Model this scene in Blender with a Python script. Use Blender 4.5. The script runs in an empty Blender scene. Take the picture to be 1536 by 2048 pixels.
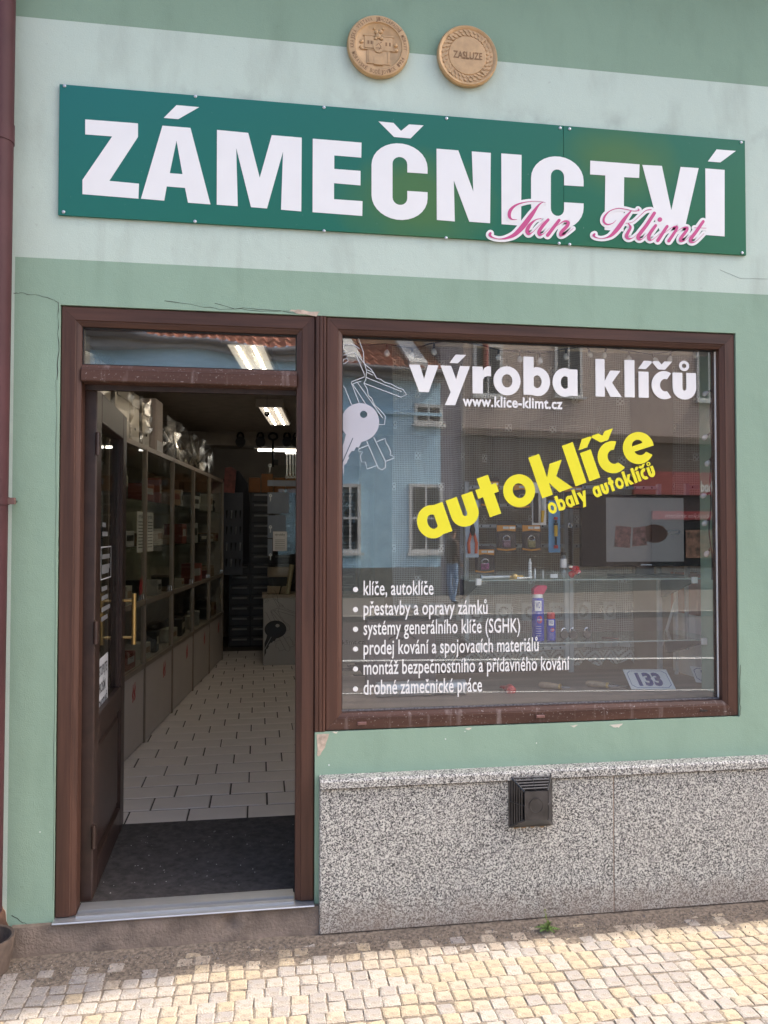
import bpy, bmesh, math, random
from mathutils import Vector, Matrix
from mathutils.geometry import tessellate_polygon
random.seed(7)
S = bpy.context.scene
C = S.collection
R = math.radians

# ------------------------------------------------------------------ camera, sky, sun, exposure
YAW, PITCH, ROLL, FPX, DIST, EYE = 0.15387, 0.02593, 0.0007, 1600.0, 3.2, 1.574
_f = Vector((math.sin(YAW)*math.cos(PITCH), math.cos(YAW)*math.cos(PITCH), math.sin(PITCH)))
_r = Vector((math.cos(YAW), -math.sin(YAW), 0)); _u = _r.cross(_f)
_r, _u = (math.cos(ROLL)*_r + math.sin(ROLL)*_u), (-math.sin(ROLL)*_r + math.cos(ROLL)*_u)
cam = bpy.data.cameras.new('camera'); camo = bpy.data.objects.new('camera', cam); C.objects.link(camo)
cam.sensor_fit = 'VERTICAL'; cam.sensor_height = 36; cam.lens = FPX/2048*36
cam.clip_start = 0.05; cam.clip_end = 600
camo.matrix_world = Matrix(((_r.x,_u.x,-_f.x,0),(_r.y,_u.y,-_f.y,-DIST),(_r.z,_u.z,-_f.z,EYE),(0,0,0,1)))
S.camera = camo

SUN = Vector((0.66, 0.016, 0.75)).normalized()          # direction towards the sun: from the right, just behind the facade
W = bpy.data.worlds.new('World'); S.world = W; W.use_nodes = True
wn = W.node_tree.nodes; sky = wn.new('ShaderNodeTexSky'); sky.sky_type = 'NISHITA'; sky.sun_disc = False
sky.sun_elevation = math.asin(SUN.z); sky.sun_rotation = math.atan2(SUN.x, SUN.y)
sky.air_density = 0.75; sky.dust_density = 4.5; sky.ozone_density = 0.2
W.node_tree.links.new(sky.outputs[0], wn['Background'].inputs[0]); wn['Background'].inputs[1].default_value = 0.15
sl = bpy.data.lights.new('sun', 'SUN'); sl.energy = 2.0; sl.angle = R(0.9); sl.color = (1.0, 0.93, 0.82)
so = bpy.data.objects.new('sun', sl); C.objects.link(so); so.rotation_euler = SUN.to_track_quat('Z', 'Y').to_euler()
V = S.view_settings; V.view_transform = 'Standard'; V.look = 'None'; V.gamma = 1.0; V.use_curve_mapping = False
V.exposure = 1.88
S.render.engine = 'CYCLES'; cy = S.cycles
cy.use_denoising = True; cy.max_bounces = 10; cy.transparent_max_bounces = 24; cy.glossy_bounces = 4
cy.diffuse_bounces = 5; cy.sample_clamp_indirect = 8; cy.caustics_reflective = False; cy.caustics_refractive = False

# ------------------------------------------------------------------ measuring helpers (photo pixel -> point on a plane of the place)
def ray(px, py): return (px-768)/FPX*_r - (py-1024)/FPX*_u + _f
def at(px, py, Y=0.0):
    d = ray(px, py); t = (DIST+Y)/d.y; return Vector((d.x*t, Y, d.z*t+EYE))
def onz(px, py, z=0.0):
    d = ray(px, py); t = (z-EYE)/d.z; return Vector((d.x*t, d.y*t-DIST, z))
def onx(px, py, X):
    d = ray(px, py); t = X/d.x; return Vector((X, d.y*t-DIST, d.z*t+EYE))
def mir(p): return Vector((p.x, 0.1-p.y, p.z))           # mirrored in the shop window pane (y = 0.05)

# ------------------------------------------------------------------ materials
MATS = {}
def nodes(name):
    m = bpy.data.materials.new(name); m.use_nodes = True; MATS[name] = m
    return m, m.node_tree.nodes, m.node_tree.links, m.node_tree.nodes['Principled BSDF']
def mixc(n, l, fac, a, b, blend='MIX'):
    x = n.new('ShaderNodeMix'); x.data_type = 'RGBA'; x.blend_type = blend
    for s, v in ((0, fac), (6, a), (7, b)):
        if hasattr(v, 'is_output'): l.new(v, x.inputs[s])
        else: x.inputs[s].default_value = v if s == 0 else (*v, 1) if len(v) == 3 else v
    return x.outputs[2]
def noise(n, l, scale, detail=4, stretch=None, rough=0.55, coord='Object'):
    tc = n.new('ShaderNodeTexCoord'); o = tc.outputs[coord]
    if coord == 'World':
        pass
    if stretch:
        mp = n.new('ShaderNodeMapping'); mp.inputs['Scale'].default_value = stretch; l.new(o, mp.inputs[0]); o = mp.outputs[0]
    t = n.new('ShaderNodeTexNoise'); t.inputs['Scale'].default_value = scale; t.inputs['Detail'].default_value = detail
    t.inputs['Roughness'].default_value = rough; l.new(o, t.inputs['Vector']); return t.outputs[0]
def ramp(n, l, src, p0, p1, v0=0.0, v1=1.0):
    x = n.new('ShaderNodeMapRange'); x.inputs[1].default_value = p0; x.inputs[2].default_value = p1
    x.inputs[3].default_value = v0; x.inputs[4].default_value = v1; l.new(src, x.inputs[0]); return x.outputs[0]
def mth(n, l, op, a, b=None):
    x = n.new('ShaderNodeMath'); x.operation = op
    for i, v in enumerate((a, b)):
        if v is None: continue
        if hasattr(v, 'is_output'): l.new(v, x.inputs[i])
        else: x.inputs[i].default_value = v
    return x.outputs[0]
def bump(n, l, b, h, strength=0.3, dist=0.002):
    x = n.new('ShaderNodeBump'); x.inputs['Strength'].default_value = strength; x.inputs['Distance'].default_value = dist
    l.new(h, x.inputs['Height']); l.new(x.outputs[0], b.inputs['Normal'])
def mat(name, col, rough=0.5, metal=0.0, var=0.12, scale=8.0, bmp=0.0, bscale=60.0, spec=0.5, stretch=None, emit=None, bdist=0.002):
    if name in MATS: return MATS[name]
    m, n, l, b = nodes(name)
    b.inputs['Roughness'].default_value = rough; b.inputs['Metallic'].default_value = metal
    b.inputs['Specular IOR Level'].default_value = spec
    if var:
        f = noise(n, l, scale, 5, stretch); f = ramp(n, l, f, 0.3, 0.7)
        l.new(mixc(n, l, f, [c*(1-var) for c in col], [min(1, c*(1+var)) for c in col]), b.inputs['Base Color'])
    else: b.inputs['Base Color'].default_value = (*col, 1)
    if bmp: bump(n, l, b, noise(n, l, bscale, 5, stretch), bmp, bdist)
    if emit:
        b.inputs['Emission Color'].default_value = (*emit[0], 1); b.inputs['Emission Strength'].default_value = emit[1]
    return m
def glass(name, refl=0.1, tint=(1, 1, 1), rough=0.0, wav=0.0, edge=0.6):
    m, n, l, b = nodes(name); n.remove(b); out = n['Material Output']
    tr = n.new('ShaderNodeBsdfTransparent'); tr.inputs[0].default_value = (*tint, 1)
    gl = n.new('ShaderNodeBsdfGlossy'); gl.inputs['Roughness'].default_value = rough; gl.inputs[0].default_value = (1, 1, 1, 1)
    lw = n.new('ShaderNodeLayerWeight'); lw.inputs[0].default_value = 0.5
    fac = ramp(n, l, mth(n, l, 'POWER', lw.outputs['Facing'], 5.0), 0.0, 1.0, refl, refl+edge)
    if wav:
        bp = n.new('ShaderNodeBump'); bp.inputs['Strength'].default_value = wav; bp.inputs['Distance'].default_value = 0.01
        l.new(noise(n, l, 1.6, 1), bp.inputs['Height']); l.new(bp.outputs[0], gl.inputs['Normal'])
    mx = n.new('ShaderNodeMixShader'); l.new(fac, mx.inputs[0]); l.new(tr.outputs[0], mx.inputs[1]); l.new(gl.outputs[0], mx.inputs[2])
    l.new(mx.outputs[0], out.inputs[0]); return m
def plaster(name, col, dark, grime=0.25):
    m, n, l, b = nodes(name); b.inputs['Roughness'].default_value = 0.9; b.inputs['Specular IOR Level'].default_value = 0.2
    f1 = ramp(n, l, noise(n, l, 1.3, 6), 0.35, 0.7); c = mixc(n, l, f1, col, [x*0.93 for x in col])
    f2 = ramp(n, l, noise(n, l, 7, 6, (1, 1, 0.35)), 0.50, 0.78, 0, grime); c = mixc(n, l, f2, c, dark)
    f3 = ramp(n, l, noise(n, l, 42, 3), 0.66, 0.76, 0, 0.28); c = mixc(n, l, f3, c, dark)
    f5 = ramp(n, l, noise(n, l, 190, 2), 0.3, 0.7, 0, 0.10); c = mixc(n, l, f5, c, dark)
    # sooty smudges along the top edge of the board and rain streaks under it
    tc = n.new('ShaderNodeTexCoord'); sx = n.new('ShaderNodeSeparateXYZ'); l.new(tc.outputs['Object'], sx.inputs[0])
    z = sx.outputs['Z']
    band = mth(n, l, 'MULTIPLY', ramp(n, l, z, 3.29, 3.31), ramp(n, l, z, 3.40, 3.31))
    sm = mth(n, l, 'MULTIPLY', band, ramp(n, l, noise(n, l, 5.5, 6), 0.55, 0.78, 0, 0.55))
    c = mixc(n, l, sm, c, (0.18, 0.19, 0.18))
    st = mth(n, l, 'MULTIPLY', mth(n, l, 'MULTIPLY', ramp(n, l, z, 2.45, 2.6), ramp(n, l, z, 2.80, 2.78)), ramp(n, l, noise(n, l, 9, 4, (1, 1, 0.08)), 0.55, 0.75, 0, 0.35))
    c = mixc(n, l, st, c, dark)
    l.new(c, b.inputs['Base Color'])
    bump(n, l, b, mth(n, l, 'ADD', noise(n, l, 220, 6), mth(n, l, 'MULTIPLY', noise(n, l, 14, 4), 2.0)), 0.5, 0.002); return m
def woodgrain(name, st, weather=0.0, col=((0.086, 0.040, 0.027), (0.036, 0.017, 0.012))):
    m, n, l, b = nodes(name); b.inputs['Roughness'].default_value = 0.5; b.inputs['Specular IOR Level'].default_value = 0.32
    g = noise(n, l, 30, 6, st, 0.65); g2 = noise(n, l, 6, 3, st)
    c = mixc(n, l, ramp(n, l, g, 0.38, 0.66), *col); c = mixc(n, l, ramp(n, l, g2, 0.35, 0.75, 0, 0.5), c, [x*1.35 for x in col[0]])
    if weather:
        w = ramp(n, l, noise(n, l, 24, 4, (1, 1, 0.10)), 0.58, 0.75, 0, weather); c = mixc(n, l, w, c, (0.33, 0.27, 0.25))
        w = ramp(n, l, noise(n, l, 130, 2), 0.64, 0.72, 0, weather); c = mixc(n, l, w, c, (0.42, 0.38, 0.36))
    l.new(c, b.inputs['Base Color']); bump(n, l, b, g, 0.12, 0.0006); return m

M_mint = plaster('paint_mint', (0.555, 0.665, 0.575), (0.29, 0.33, 0.28), 0.40)
M_green = plaster('paint_green', (0.30, 0.43, 0.325), (0.17, 0.25, 0.18), 0.3)
M_top = plaster('paint_sage', (0.265, 0.385, 0.285), (0.16, 0.23, 0.165), 0.3)
M_raw = mat('raw_plaster', (0.52, 0.42, 0.33), 0.95, var=0.3, scale=40, bmp=0.5, bscale=120)
M_crack = mat('crack_dark', (0.05, 0.05, 0.04), 0.9, var=0.4, scale=50)
M_wv = woodgrain('brown_woodgrain_upright', (1, 1, 0.05)); M_wh = woodgrain('brown_woodgrain_level', (0.05, 1, 1))
M_ww = woodgrain('brown_woodgrain_weathered', (0.05, 1, 1), 0.55)
M_dk = mat('dark_brown_profile', (0.040, 0.022, 0.017), 0.4, var=0.25, scale=20)
M_gask = mat('black_gasket', (0.012, 0.012, 0.012), 0.6, var=0)
M_glass = glass('window_glass', 0.092, (0.97, 0.985, 0.98), 0.0, 0.0)
M_tglass = glass('transom_glass', 0.13, (0.97, 0.985, 0.98), 0.0, 0.5)
M_iglass = glass('cabinet_glass', 0.035, (0.92, 0.93, 0.90), edge=0.35)
M_sglass = glass('shelf_glass', 0.10, (0.88, 0.95, 0.92))
M_gedge = mat('glass_edge', (0.30, 0.35, 0.33), 0.1, var=0.1)
M_wrap = glass('plastic_wrap', 0.07, (0.88, 0.86, 0.82), 0.22, 0.6)
M_blister = glass('blister_plastic', 0.09, (0.95, 0.95, 0.95), 0.05)
M_white = mat('white_vinyl', (0.83, 0.825, 0.80), 0.35, var=0.02)
M_yellow = mat('yellow_vinyl', (0.85, 0.78, 0.03), 0.35, var=0.03)
M_pink = mat('magenta_vinyl', (0.56, 0.075, 0.23), 0.35, var=0.04)
M_line = mat('thin_dark_keyline', (0.13, 0.12, 0.13), 0.4, var=0)
M_frost = mat('grey_frosted_vinyl', (0.50, 0.50, 0.54), 0.5, var=0.04)
M_pale = mat('pale_outline_vinyl', (0.62, 0.66, 0.68), 0.5, var=0.03)
M_alu = mat('aluminium', (0.52, 0.53, 0.54), 0.45, 0.8, var=0.12, scale=25, stretch=(0.1, 1, 1))
M_steel = mat('galvanised_steel', (0.50, 0.53, 0.56), 0.4, 0.6, var=0.15, scale=20)
M_chrome = mat('bright_steel', (0.75, 0.75, 0.75), 0.2, 0.95, var=0.05)
M_brass = mat('brass', (0.72, 0.47, 0.17), 0.3, 0.8, var=0.1)
M_black = mat('black_plastic', (0.014, 0.014, 0.015), 0.4, var=0.2)
M_iron = mat('black_iron', (0.010, 0.010, 0.010), 0.5, 0.2, var=0.2)
M_paper = mat('white_paper', (0.78, 0.78, 0.78), 0.8, var=0.04)
M_ink = mat('black_ink', (0.02, 0.02, 0.025), 0.6, var=0)
M_red = mat('red_plastic', (0.55, 0.03, 0.03), 0.4, var=0.1)
M_navy = mat('navy_enamel', (0.03, 0.05, 0.22), 0.3, var=0.05)

def board_mat():
    m, n, l, b = nodes('green_printed_board'); b.inputs['Roughness'].default_value = 0.42; b.inputs['Specular IOR Level'].default_value = 0.3
    # the board colour runs from blue-green at the upper left to leaf green, with olive patches
    tc = n.new('ShaderNodeTexCoord'); sx = n.new('ShaderNodeSeparateXYZ'); l.new(tc.outputs['Object'], sx.inputs[0])
    t = mth(n, l, 'ADD', mth(n, l, 'MULTIPLY', sx.outputs['X'], -0.35), mth(n, l, 'MULTIPLY', sx.outputs['Z'], 0.75))
    f = ramp(n, l, t, 1.55, 2.75); c = mixc(n, l, f, (0.010, 0.135, 0.062), (0.012, 0.150, 0.138))
    p = mth(n, l, 'MULTIPLY', ramp(n, l, noise(n, l, 1.9, 2), 0.58, 0.72, 0, 0.3), ramp(n, l, sx.outputs['X'], 0.2, 0.55))
    c = mixc(n, l, p, c, (0.075, 0.19, 0.055))
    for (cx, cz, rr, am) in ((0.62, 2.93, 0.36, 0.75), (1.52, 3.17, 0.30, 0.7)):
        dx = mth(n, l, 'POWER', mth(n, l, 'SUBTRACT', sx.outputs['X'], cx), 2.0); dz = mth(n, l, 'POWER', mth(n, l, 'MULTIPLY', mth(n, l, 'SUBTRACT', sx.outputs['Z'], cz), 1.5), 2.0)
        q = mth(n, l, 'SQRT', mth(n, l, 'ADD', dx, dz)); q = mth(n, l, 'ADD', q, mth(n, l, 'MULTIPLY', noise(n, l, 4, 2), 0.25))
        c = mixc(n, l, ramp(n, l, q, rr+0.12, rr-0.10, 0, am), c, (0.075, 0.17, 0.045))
    s = ramp(n, l, noise(n, l, 70, 3), 0.72, 0.78, 0, 0.3); c = mixc(n, l, s, c, (0.3, 0.36, 0.33))
    l.new(c, b.inputs['Base Color']); return m
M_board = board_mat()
def terrazzo(name, dirt):
    m, n, l, b = nodes(name); b.inputs['Roughness'].default_value = 0.55
    tc = n.new('ShaderNodeTexCoord')
    v = n.new('ShaderNodeTexVoronoi'); v.inputs['Scale'].default_value = 240; v.inputs['Randomness'].default_value = 1
    l.new(tc.outputs['Object'], v.inputs['Vector'])
    sp = n.new('ShaderNodeSeparateColor'); l.new(v.outputs['Color'], sp.inputs[0])
    f = ramp(n, l, mth(n, l, 'ADD', mth(n, l, 'MULTIPLY', sp.outputs[0], 0.6), mth(n, l, 'MULTIPLY', noise(n, l, 110, 3), 0.8)), 0.48, 0.72)
    c = mixc(n, l, f, (0.04, 0.04, 0.04), (0.25, 0.24, 0.23)); f2 = ramp(n, l, sp.outputs[1], 0.28, 0.42); c = mixc(n, l, mth(n, l, 'MULTIPLY', f, f2), c, (0.62, 0.61, 0.55))
    w = ramp(n, l, noise(n, l, 4, 5), 0.5, 0.8, 0, 0.22); c = mixc(n, l, w, c, (0.33, 0.30, 0.27))
    sx = n.new('ShaderNodeSeparateXYZ'); l.new(tc.outputs['Object'], sx.inputs[0])
    if dirt:
        d = mth(n, l, 'ADD', sx.outputs['Z'], mth(n, l, 'MULTIPLY', noise(n, l, 11, 6, None, 0.7), 0.22))
        c = mixc(n, l, ramp(n, l, d, 0.25, 0.10, 0, 0.7), c, (0.27, 0.205, 0.155))
    l.new(c, b.inputs['Base Color']); bump(n, l, b, noise(n, l, 250, 3), 0.15, 0.001); return m
M_slab = terrazzo('granite_terrazzo', True); M_cope = terrazzo('granite_terrazzo_coping', False)

# ------------------------------------------------------------------ mesh helpers
class MB:
    def __init__(s): s.v = []; s.f = []; s.m = []
    def add(s, vs, fs, mi=0):
        o = len(s.v); s.v += [tuple(x) for x in vs]; s.f += [tuple(i+o for i in f) for f in fs]; s.m += [mi]*len(fs); return s
    def box(s, x0, x1, y0, y1, z0, z1, mi=0):
        return s.add([(x0,y0,z0),(x1,y0,z0),(x1,y1,z0),(x0,y1,z0),(x0,y0,z1),(x1,y0,z1),(x1,y1,z1),(x0,y1,z1)],
                     [(0,3,2,1),(4,5,6,7),(0,1,5,4),(1,2,6,5),(2,3,7,6),(3,0,4,7)], mi)
    def cbox(s, x0, x1, y0, y1, z0, z1, c=0.003, mi=0):     # box with its front edges chamfered (front = y0)
        a = [(x0,y1,z0),(x1,y1,z0),(x1,y1,z1),(x0,y1,z1)]; b = [(x0,y0+c,z0),(x1,y0+c,z0),(x1,y0+c,z1),(x0,y0+c,z1)]
        d = [(x0+c,y0,z0+c),(x1-c,y0,z0+c),(x1-c,y0,z1-c),(x0+c,y0,z1-c)]
        fs = [(3,2,1,0),(8,9,10,11)]
        for i in range(4):
            j = (i+1) % 4; fs += [(i, j, 4+j, 4+i), (4+i, 4+j, 8+j, 8+i)]
        return s.add(a+b+d, fs, mi)
    def prism(s, loops, T, t0, t1, mi=0):                    # loops of 2-D points (first outer, then holes); T(u, v, t) -> point
        loops = [lp for lp in loops if len(lp) > 2]
        flat = [p for lp in loops for p in lp]; n = len(flat)
        tri = tessellate_polygon([[Vector((p[0], p[1], 0)) for p in lp] for lp in loops])
        vs = [T(p[0], p[1], t0) for p in flat] + [T(p[0], p[1], t1) for p in flat]
        fs = [tuple(t) for t in tri] + [tuple(i+n for i in reversed(t)) for t in tri]; o = 0
        for lp in loops:
            k = len(lp); fs += [(o+i, o+(i+1) % k, n+o+(i+1) % k, n+o+i) for i in range(k)]; o += k
        return s.add(vs, fs, mi)
    def tube(s, pts, r, n=8, mi=0, caps=True):
        pts = [Vector(p) for p in pts]; k = len(pts); rs = r if isinstance(r, (list, tuple)) else [r]*k
        vs = []; ref = None
        for i, p in enumerate(pts):
            d = (pts[min(i+1, k-1)] - pts[max(i-1, 0)]).normalized()
            if ref is None: ref = Vector((0, 0, 1)) if abs(d.z) < 0.9 else Vector((1, 0, 0))
            a = d.cross(ref).normalized(); b = a.cross(d).normalized(); ref = b
            vs += [p + rs[i]*(math.cos(2*math.pi*j/n)*a + math.sin(2*math.pi*j/n)*b) for j in range(n)]
        fs = [(i*n+j, i*n+(j+1) % n, (i+1)*n+(j+1) % n, (i+1)*n+j) for i in range(k-1) for j in range(n)]
        if caps: fs += [tuple(range(n)), tuple((k-1)*n+j for j in reversed(range(n)))]
        return s.add(vs, fs, mi)
    def lathe(s, prof, o=(0, 0, 0), n=20, ax='z', mi=0):     # prof: (radius, height) pairs
        vs = []; o = Vector(o)
        for r_, h in prof:
            for j in range(n):
                a = 2*math.pi*j/n; c, q = r_*math.cos(a), r_*math.sin(a)
                vs.append(o + Vector({'z': (c, q, h), 'y': (c, h, q), 'x': (h, c, q)}[ax]))
        k = len(prof); fs = [(i*n+j, i*n+(j+1) % n, (i+1)*n+(j+1) % n, (i+1)*n+j) for i in range(k-1) for j in range(n)]
        fs += [tuple(range(n)), tuple((k-1)*n+j for j in range(n))]
        return s.add(vs, fs, mi)
    def xf(s, M):
        s.v = [tuple(M @ Vector(p)) for p in s.v]; return s
    def build(s, name, mats, parent=None, smooth=False, recalc=True):
        me = bpy.data.meshes.new(name); me.from_pydata(s.v, [], s.f)
        for x in (mats if isinstance(mats, (list, tuple)) else [mats]): me.materials.append(x)
        if any(s.m): me.polygons.foreach_set('material_index', s.m)
        if recalc:
            bm = bmesh.new(); bm.from_mesh(me); bmesh.ops.recalc_face_normals(bm, faces=bm.faces); bm.to_mesh(me); bm.free()
        if smooth:
            me.polygons.foreach_set('use_smooth', [True]*len(me.polygons))
            try: me.set_sharp_from_angle(angle=R(38))
            except Exception: pass
        o = bpy.data.objects.new(name, me); C.objects.link(o)
        if parent: o.parent = parent
        return o
def tag(o, label=None, cat=None, group=None, kind=None):
    if label: o['label'] = label
    if cat: o['category'] = cat
    if group: o['group'] = group
    if kind: o['kind'] = kind
    return o
def thing(name, label, cat, loc=(0, 0, 0), rz=0.0, group=None):
    o = bpy.data.objects.new(name, None); o.empty_display_size = 0.05; C.objects.link(o)
    o.location = loc; o.rotation_euler = (0, 0, rz); return tag(o, label, cat, group)
def local(loc, rz=0.0): return Matrix.Translation(Vector(loc)) @ Matrix.Rotation(rz, 4, 'Z')
def dup(root, loc, rz=None, label=None):
    r = root.copy(); C.objects.link(r); r.location = loc
    if rz is not None: r.rotation_euler = (0, 0, rz)
    if label: r['label'] = label
    for ch in list(root.children):
        c = ch.copy(); C.objects.link(c); c.parent = r
        for g in ch.children:
            d = g.copy(); C.objects.link(d); d.parent = c
    return r
def ell(cx, cy, rx, ry, a0=0, a1=360, n=28):
    full = abs(a1-a0) >= 360; k = n if full else n+1
    return [(cx+rx*math.cos(R(a0+(a1-a0)*i/n)), cy+ry*math.sin(R(a0+(a1-a0)*i/n))) for i in range(k)]
def smooth_pts(p, n=6):
    out = []; k = len(p)
    for i in range(k-1):
        a, b, c, d = p[max(i-1, 0)], p[i], p[i+1], p[min(i+2, k-1)]
        for j in range(n):
            t = j/n; out.append(tuple(0.5*((2*b[q]) + (c[q]-a[q])*t + (2*a[q]-5*b[q]+4*c[q]-d[q])*t*t + (3*b[q]-a[q]-3*c[q]+d[q])*t**3) for q in range(len(b))))
    out.append(tuple(p[-1])); return out
def ribbon(p, extra=0.0, wdef=None):                          # stroke (x, y, width) -> closed outline with round ends
    L, Rr = [], []; k = len(p)
    P = [(q[0], q[1], (wdef if wdef is not None else q[2])/2+extra) for q in p]
    def dirn(i):
        a, b = P[max(i-1, 0)], P[min(i+1, k-1)]; dx, dy = b[0]-a[0], b[1]-a[1]; h = math.hypot(dx, dy) or 1; return dx/h, dy/h
    for i in range(k):
        dx, dy = dirn(i); x, y, w = P[i]; L.append((x-dy*w, y+dx*w)); Rr.append((x+dy*w, y-dx*w))
    def cap(i, sgn):
        dx, dy = dirn(i); x, y, w = P[i]; b = math.atan2(dy, dx)+(math.pi/2 if sgn > 0 else -math.pi/2)
        return [(x+w*math.cos(b-math.pi*j/6), y+w*math.sin(b-math.pi*j/6)) for j in range(1, 6)]
    return L + cap(k-1, 1) + Rr[::-1] + cap(0, -1)
def strip_into(mb, p, T, t0, t1, extra=0.0, wdef=None, mi=0):  # stroke as quads, safe for self-touching strokes
    k = len(p); P = [(q[0], q[1], (wdef if wdef is not None else q[2])/2+extra) for q in p]
    if k < 2: return
    L, Q = [], []
    for i in range(k):
        a, b = P[max(i-1, 0)], P[min(i+1, k-1)]; dx, dy = b[0]-a[0], b[1]-a[1]; h = math.hypot(dx, dy) or 1; dx /= h; dy /= h
        x, y, w = P[i]; L.append((x-dy*w, y+dx*w)); Q.append((x+dy*w, y-dx*w))
    vs = [T(*q, t1) for q in L] + [T(*q, t1) for q in Q] + [T(*q, t0) for q in L] + [T(*q, t0) for q in Q]
    fs = []
    for i in range(k-1):
        fs += [(i, i+1, k+i+1, k+i), (2*k+i, 3*k+i, 3*k+i+1, 2*k+i+1), (i, 2*k+i, 2*k+i+1, i+1), (k+i, k+i+1, 3*k+i+1, 3*k+i)]
    mb.add(vs, fs, mi)
def discs_into(mb, pts, T, t0, t1, mi=0, n=14):
    for x, y, r_ in pts: mb.prism([ell(x, y, r_, r_, n=n)], T, t0, t1, mi)

# ------------------------------------------------------------------ lettering from the built-in curve font, with our own accents
_gc = {}
def glyph(ch, off):
    k = (ch, off)
    if k in _gc: return _gc[k]
    def mk(body):
        c = bpy.data.curves.new('glyph', 'FONT'); c.body = body; c.resolution_u = 3; c.offset = off
        o = bpy.data.objects.new('glyph', c); C.objects.link(o); bpy.context.view_layer.update()
        me = bpy.data.meshes.new_from_object(o.evaluated_get(bpy.context.evaluated_depsgraph_get()))
        vs = [(v.co.x, v.co.y) for v in me.vertices]; fs = [tuple(p.vertices) for p in me.polygons]
        bpy.data.objects.remove(o); bpy.data.curves.remove(c); bpy.data.meshes.remove(me); return vs, fs
    vs, fs = mk(ch) if ch != ' ' else ([], [])
    def wid(b): return max(v[0] for v in mk(b)[0])
    adv = wid(ch+'l') - wid('l') if ch != ' ' else 0.26
    _gc[k] = (vs, fs, adv); return _gc[k]
ACC = {'č': ('c', 'v'), 'ř': ('r', 'v'), 'ů': ('u', 'o'), 'ě': ('e', 'v'), 'ň': ('n', 'v'), 'Č': ('C', 'V'), 'Ř': ('R', 'V')}
def text_into(mb, s, T, t0, width=None, height=1.0, off=0.0, track=0.0, mi=0, thick=None):
    """T(u, v, t): u along the line, v up. height: size of the em. Fits the line to `width` if given."""
    items = []; x = 0.0
    for ch in s:
        b, acc = ACC.get(ch, (ch, None)); vs, fs, adv = glyph(b, off); items.append((vs, fs, x, acc, b)); x += adv+track
    xs = [q[0]+it[2] for it in items for q in it[0]]; lo, hi = min(xs), max(xs); sx = (width/(hi-lo)) if width else height
    for vs, fs, x0, acc, b in items:
        f = lambda q: T((q[0]+x0-lo)*sx, q[1]*height, t0)
        if vs: mb.add([f(q) for q in vs], fs, mi)
        if acc and vs:
            cx = (min(q[0] for q in vs)+max(q[0] for q in vs))/2; w = 0.055+off*1.2; zb = 0.53 if acc != 'V' else 0.76
            if acc in 'vV':
                pl = [(cx-0.15, zb+0.13), (cx-0.15+2*w, zb+0.13), (cx, zb+0.07), (cx+0.15-2*w, zb+0.13), (cx+0.15, zb+0.13), (cx+w*0.7, zb), (cx-w*0.7, zb)]
                tri = tessellate_polygon([[Vector((p[0], p[1], 0)) for p in pl]]); mb.add([f(q) for q in pl], [tuple(t) for t in tri], mi)
            else:
                a = ell(cx, zb+0.09, 0.105, 0.105, n=14); c = ell(cx, zb+0.09, 0.045, 0.045, n=14)
                mb.add([f(q) for q in a+c], [(i, (i+1) % 14, 14+(i+1) % 14, 14+i) for i in range(14)], mi)
    return (hi-lo)*sx
# heavy geometric lower-case letters (x-height 1) for the large words
s_ = 0.36
G = {
 'o': ([[ell(.49, .5, .49, .545), ell(.49, .5, .195, .25)]], .98),
 'a': ([[ell(.45, .5, .45, .545), ell(.46, .5, .16, .24)], [[(.56, 0), (.92, 0), (.92, 1), (.56, 1)]]], .92),
 'b': ([[[(0, 0), (.36, 0), (.36, 1.43), (0, 1.43)]], [ell(.49, .5, .45, .545), ell(.48, .5, .16, .24)]], .94),
 'u': ([[[(0, 1), (0, .42)] + ell(.42, .42, .42, .455, 180, 360, 16) + [(.84, 1), (.49, 1), (.49, .42)] + ell(.42, .40, .07, .09, 0, -180, 8) + [(.35, 1)]]], .84),
 'r': ([[[(0, 0), (.36, 0), (.36, .52), (.42, .62), (.52, .66), (.64, .65), (.64, 1.02), (.52, 1.02), (.42, .96), (.36, .84), (.36, 1), (0, 1)]]], .64),
 'k': ([[[(0, 0), (.35, 0), (.35, .42), (.56, 0), (1.0, 0), (.63, .54), (.96, 1), (.56, 1), (.35, .60), (.35, 1.43), (0, 1.43)]]], 1.0),
 'l': ([[[(0, 0), (.36, 0), (.36, 1.43), (0, 1.43)]]], .36),
 'i': ([[[(0, 0), (.36, 0), (.36, 1), (0, 1)]]], .36),
 'c': ([[ell(.49, .5, .49, .545, 58, 302, 24) + ell(.52, .5, .20, .24, 290, 70, 14)]], .75),
 't': ([[[(.15, 0), (.51, 0), (.51, .70), (.66, .70), (.66, 1), (.51, 1), (.51, 1.34), (.15, 1.34), (.15, 1), (0, 1), (0, .70), (.15, .70)]]], .66),
 'e': ([[ell(.5, .5, .5, .545, -10, 316, 30) + ell(.55, .47, .21, .23, 312, 190, 12), ell(.5, .62, .175, .165, 0, 180, 10)]], 1.0),
 'v': ([[[(0, 1), (.38, 1), (.53, .48), (.67, 1), (1.04, 1), (.69, 0), (.36, 0)]]], 1.04),
 'y': ([[[(0, 1), (.38, 1), (.56, .50), (.70, 1), (1.06, 1), (.52, -.46), (.15, -.46), (.36, .02)]]], 1.06),
}
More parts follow.
